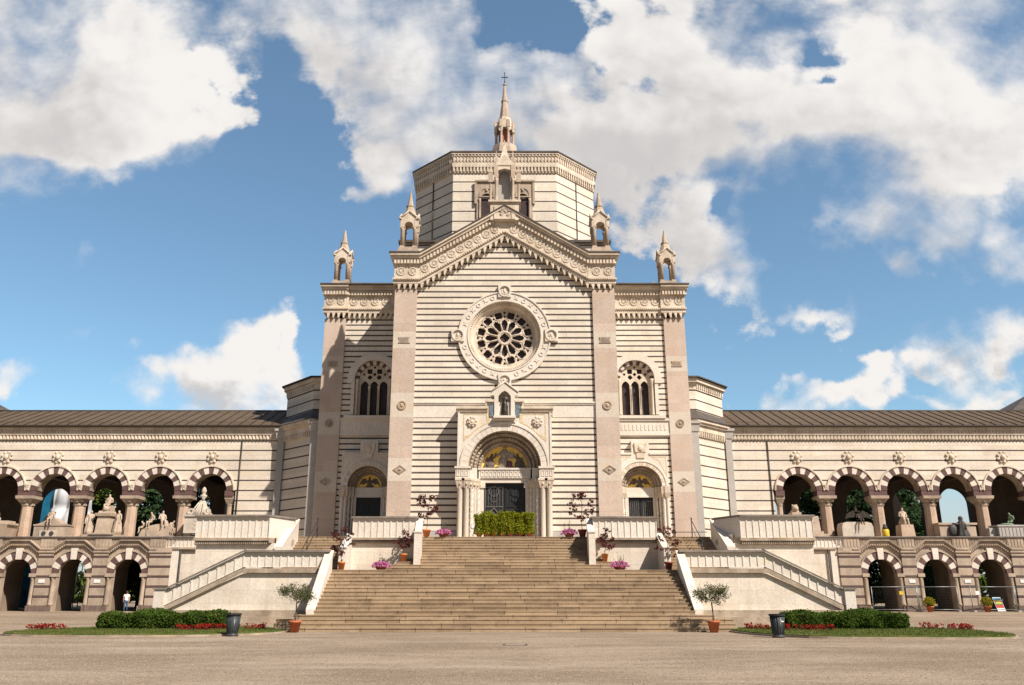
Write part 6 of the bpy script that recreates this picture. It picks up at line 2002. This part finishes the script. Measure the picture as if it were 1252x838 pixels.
# ------------------------------------------------------------ site fence, board and bin by the right arcade
def fence_panel(loc, L, label, rz=0.0, sign=None):
    t = thing('fence_panel', label, 'fence', (0, 0, 0), 'wire site fence panels by the right arcade')
    b = MB(); hgt = 1.78
    b.tube((0, 0, .05), (0, 0, hgt), .03, n=8); b.tube((L, 0, .05), (L, 0, hgt), .03, n=8); b.tube((0, 0, hgt - .03), (L, 0, hgt - .03), .026, n=8); b.tube((0, 0, .16), (L, 0, .16), .02, n=8); b.build('tube_frame', 'galvanised', t)
    b = MB(); n = int(L / .12)
    for k in range(1, n): b.tube((L * k / n, 0, .16), (L * k / n, 0, hgt - .03), .003, n=4)
    for k in range(1, 8): b.tube((0, 0, .16 + k * .2), (L, 0, .16 + k * .2), .003, n=4)
    b.build('wire_mesh', 'iron', t)
    b = MB()
    for x in (0, L): b.box(x - .1, x + .1, -.3, .3, 0, .1)
    b.build('foot_block', 'grey_marble', t)
    if sign:
        b = MB(); b.box(sign[0], sign[0] + .3, -.05, -.04, 1.2, 1.45); b.build('warning_sign', sign[1], t)
    t.location = loc; t.rotation_euler.z = rz
    return t


fence_panel((27.0, 64.4, H0), 3.3, 'wire site fence panel with a yellow sign before the first right lower arch', 0, (2.0, 'yellow_paint'))
fence_panel((30.4, 64.4, H0), 2.6, 'wire site fence panel half across the second right lower arch', -.28)
fence_panel((34.0, 63.9, H0), 3.4, 'wire site fence panel with a white sheet before the third right lower arch', .1, (.35, 'white_paint'))
fence_panel((37.5, 64.3, H0), 3.4, 'wire site fence panel at the right edge beyond the poster board', 0)
t = thing('poster_board', 'tilted red and lime poster board leaning behind the wire fence on the right', 'sign', (0, 0, 0))
def tilt(p): return (p[0] - .16 * p[2], p[1] + .25 * p[2], p[2])
b = MB(); b.xf = tilt; b.box(-.42, .42, 0, .04, .05, 1.45); b.build('board', 'white_paint', t)
b = MB(); b.xf = tilt
b.box(-.38, .38, -.012, -.002, .45, 1.2); b.mat(1); b.box(-.38, .38, -.012, -.002, 1.202, 1.4); b.mat(2); b.box(-.3, .3, -.02, -.013, .75, 1.0); b.mat(3); b.box(-.38, .38, -.02, -.013, .4, .66)
b.build('poster', ['poster_brown', 'poster_blue', 'poster_lime', 'poster_red'], t)
b = MB(); b.tube((-.3, .1, 1.3), (-.3, .6, 0), .02, n=5); b.tube((.3, .1, 1.3), (.3, .6, 0), .02, n=5); b.build('prop_leg', 'galvanised', t)
t.location = (36.5, 64.6, H0); t.scale = (.7,) * 3
t = thing('waste_bin', 'black round waste bin at the right edge before the arcade', 'bin', (38.9, 63.6, H0))
b = MB(); b.lathe(38.9, 63.6, [(.26, H0), (.3, H0 + .55), (.33, H0 + .57), (.33, H0 + .62)], 18); b.build('bin_body', 'dark_stone', t)
b = MB(); b.lathe(38.9, 63.6, [(.33, H0 + .62), (.25, H0 + .7), (.05, H0 + .74)], 18); b.build('lid', 'iron', t)

t = thing('drain_cover', 'small rectangular iron drain cover set flush in the gravel before the steps', 'drain cover', (.35, 29.4, 0))
b = MB(); b.plate(rect(-.05, .75, 29.1, 29.7), [rect(0, .7, 29.15, 29.65)], -.02, .012, 'z'); b.build('frame', 'iron', t)
b = MB(); b.box(.02, .68, 29.17, 29.63, -.02, .006)
for k in range(6): b.box(.06 + k * .1, .1 + k * .1, 29.2, 29.6, .006, .011)
b.build('lid', 'brown_ledge', t)

# ------------------------------------------------------------ trees and things beyond the arcades
def conifer(x, y, h, r, label, seed, droop=.35, cat='tree'):
    t = thing('cedar_tree', label, cat, (x, y, H0), 'conifers beyond the arcades')
    rg = random.Random(seed)
    b = MB(); b.tube((x, y, H0), (x + .1, y, H0 + h * .95), .34, .04, 8)
    c = MB(); z = H0 + 1.2
    while z < H0 + h:
        f = 1 - (z - H0 - 1) / h; L = r * (f ** .75) * rg.uniform(.8, 1.1)
        nb = 6 if f > .3 else 4
        a0 = rg.uniform(0, 6.28)
        for k in range(nb):
            a = a0 + 2 * pi * k / nb + rg.gauss(0, .15); LL = L * rg.uniform(.75, 1.1)
            p = Vector((x, y, z)); n = 5
            for i in range(n):
                q = p + Vector((cos(a), sin(a), .22 - droop * 1.6 * i / n)) * LL / n
                if f > .15: b.tube(p, q, .06 * f * (1 - i / n) + .012, .06 * f * (1 - (i + 1) / n) + .01, 4)
                wd = .16 * LL * sin(pi * (i + 1.3) / (n + 1.6)) + .1
                for _ in range(20):
                    u = rg.random(); s_ = rg.gauss(0, wd)
                    c.leaf((p.x + (q.x - p.x) * u - sin(a) * s_, p.y + (q.y - p.y) * u + cos(a) * s_, p.z + (q.z - p.z) * u - abs(s_) * droop - rg.uniform(0, .2)), .19, rg, .6, .42)
                p = q
        z += rg.uniform(.42, .6) * (0.6 + .5 * f) * 1.15
    b.build('trunk', 'bark', t, fix=False); c.build('crown', 'cedar_leaf', t, fix=False)


def broadleaf(x, y, h, r, label, seed):
    t = thing('leafy_tree', label, 'tree', (x, y, H0), 'leafy trees beyond the arcades')
    rg = random.Random(seed)
    b = MB(); tips = []
    b.tube((x, y, H0), (x, y, H0 + h * .35), .22, .17, 8)
    for k in range(5):
        a = k * 1.26 + rg.uniform(-.3, .3); branchy(rg, (x, y, H0 + h * (.28 + .03 * k)), (cos(a) * .7, sin(a) * .7, .9), h * .2, .1, 3, b, tips, .45, .2)
    b.build('trunk', 'bark', t, fix=False)
    c = MB()
    for p in tips:
        for _ in range(40): c.leaf((p[0] + rg.gauss(0, .4), p[1] + rg.gauss(0, .4), p[2] + rg.gauss(0, .35)), .17, rg, .5, .6)
    c.build('crown', 'tree_leaf', t, fix=False)


conifer(-35.0, 84, 15, 5.2, 'dark cedar seen through the fourth upper arch on the left', 71)
conifer(-30.0, 81, 15, 4.8, 'green cedar seen through the fifth upper arch on the left', 72)
conifer(-27.0, 86, 15, 5.0, 'cedar beyond the arch nearest the chapel on the left', 79)
broadleaf(-40.4, 88.5, 12.6, 3, 'leafy tree behind the tall monument on the left gallery', 73)
broadleaf(-35.3, 80, 5.4, 2, 'small leafy tree seen through the last lower arch on the left', 74)
conifer(29.4, 82, 14.5, 4.6, 'dark cedar beyond the first upper arch on the right', 75, .45)
conifer(34.4, 83, 15, 5.0, 'drooping cedar beyond the second upper arch on the right', 76, .5)
conifer(40.2, 86, 15, 4.6, 'tall cedar beyond the third upper arch on the right', 77, .45)
conifer(43.6, 90, 10.6, 4.6, 'low cedar with open sky above it beyond the fourth right arch', 78, .3)
# far belt of trees closing the view
b = MB(); rg = random.Random(99)
for _ in range(9000):
    x = rg.uniform(-110, 110); y = 128 + rg.uniform(-4, 4); hh = 5.5 + 2 * sin(x * .21) + 1.5 * sin(x * .53 + 1)
    b.leaf((x, y, H0 + hh * rg.random() ** .8), .9, rg, .3, .7)
tag(b.build('far_wood', 'tree_leaf', fix=False), 'far belt of trees closing the cemetery behind the arcades', 'wood', None, 'stuff')

# wrapped scaffold behind the left gallery
t = thing('wrapped_scaffold', 'scaffold wrapped in blue netting and pale grey sheeting behind the left gallery', 'scaffold', (-45, 86, H0))
b = MB(); xs_ = [-50.5 + .5 * i for i in range(12)]
b.add([(x, 85 + .12 * sin(x * 3), z) for z in (H0, 15) for x in xs_], [(i, i + 1, 13 + i, 12 + i) for i in range(11)]); b.build('blue_netting', 'tarp_blue', t)
b = MB(); nx_, nz_ = 24, 40
rg = random.Random(4)
vs = []
for j in range(nz_):
    for i in range(nx_):
        u = i / (nx_ - 1); z = H0 + 11.6 * j / (nz_ - 1)
        vs.append((-45.15 + 3.9 * u + .08 * (z - 8), 84.9 - .35 * abs(sin(pi * u * 3 + .3 * sin(z))) - .3 * abs(sin(z * 1.25 + u * .7)), z))
b.add(vs, [(j * nx_ + i, j * nx_ + i + 1, (j + 1) * nx_ + i + 1, (j + 1) * nx_ + i) for j in range(nz_ - 1) for i in range(nx_ - 1)], True); b.build('white_sheeting', 'tarp_white', t)
b = MB()
for x in (-50, -46.7, -43, -41.6):
    for y in (85.6, 87.5): b.tube((x, y, H0), (x, y, 15), .05, n=6)
for z in (2.3, 4.3, 6.3, 8.3, 10.3, 12.3): b.tube((-50.3, 85.6, z), (-41.4, 85.6, z), .04, n=6); b.box(-50.3, -41.4, 85.7, 87.4, z, z + .05)
b.build('scaffold_frame', 'galvanised', t)

# small spired shrine seen through the third right arch
t = thing('shrine', 'small spired grey shrine seen between trees through the third right arch', 'monument', (36.6, 80, H0))
b = MB(); b.box(35.4, 37.8, 79.2, 81, H0, 6.0); b.plate([(35.5, 6), (37.7, 6), (37.5, 7.2), (37.1, 8.4), (36.1, 8.4), (35.7, 7.2)], [circ(36.6, 7.3, .42, 18)], 79.4, 80.6); b.ring(36.6, 7.3, .42, .6, 79.3, 79.5, 20); b.build('wall', 'grey_marble', t)
b = MB(); b.frus(36.6, 80, 8.4, 11.2, .75, .1, 4); b.ball((36.6, 80, 11.3), .14); b.build('spire', 'statue_white', t)
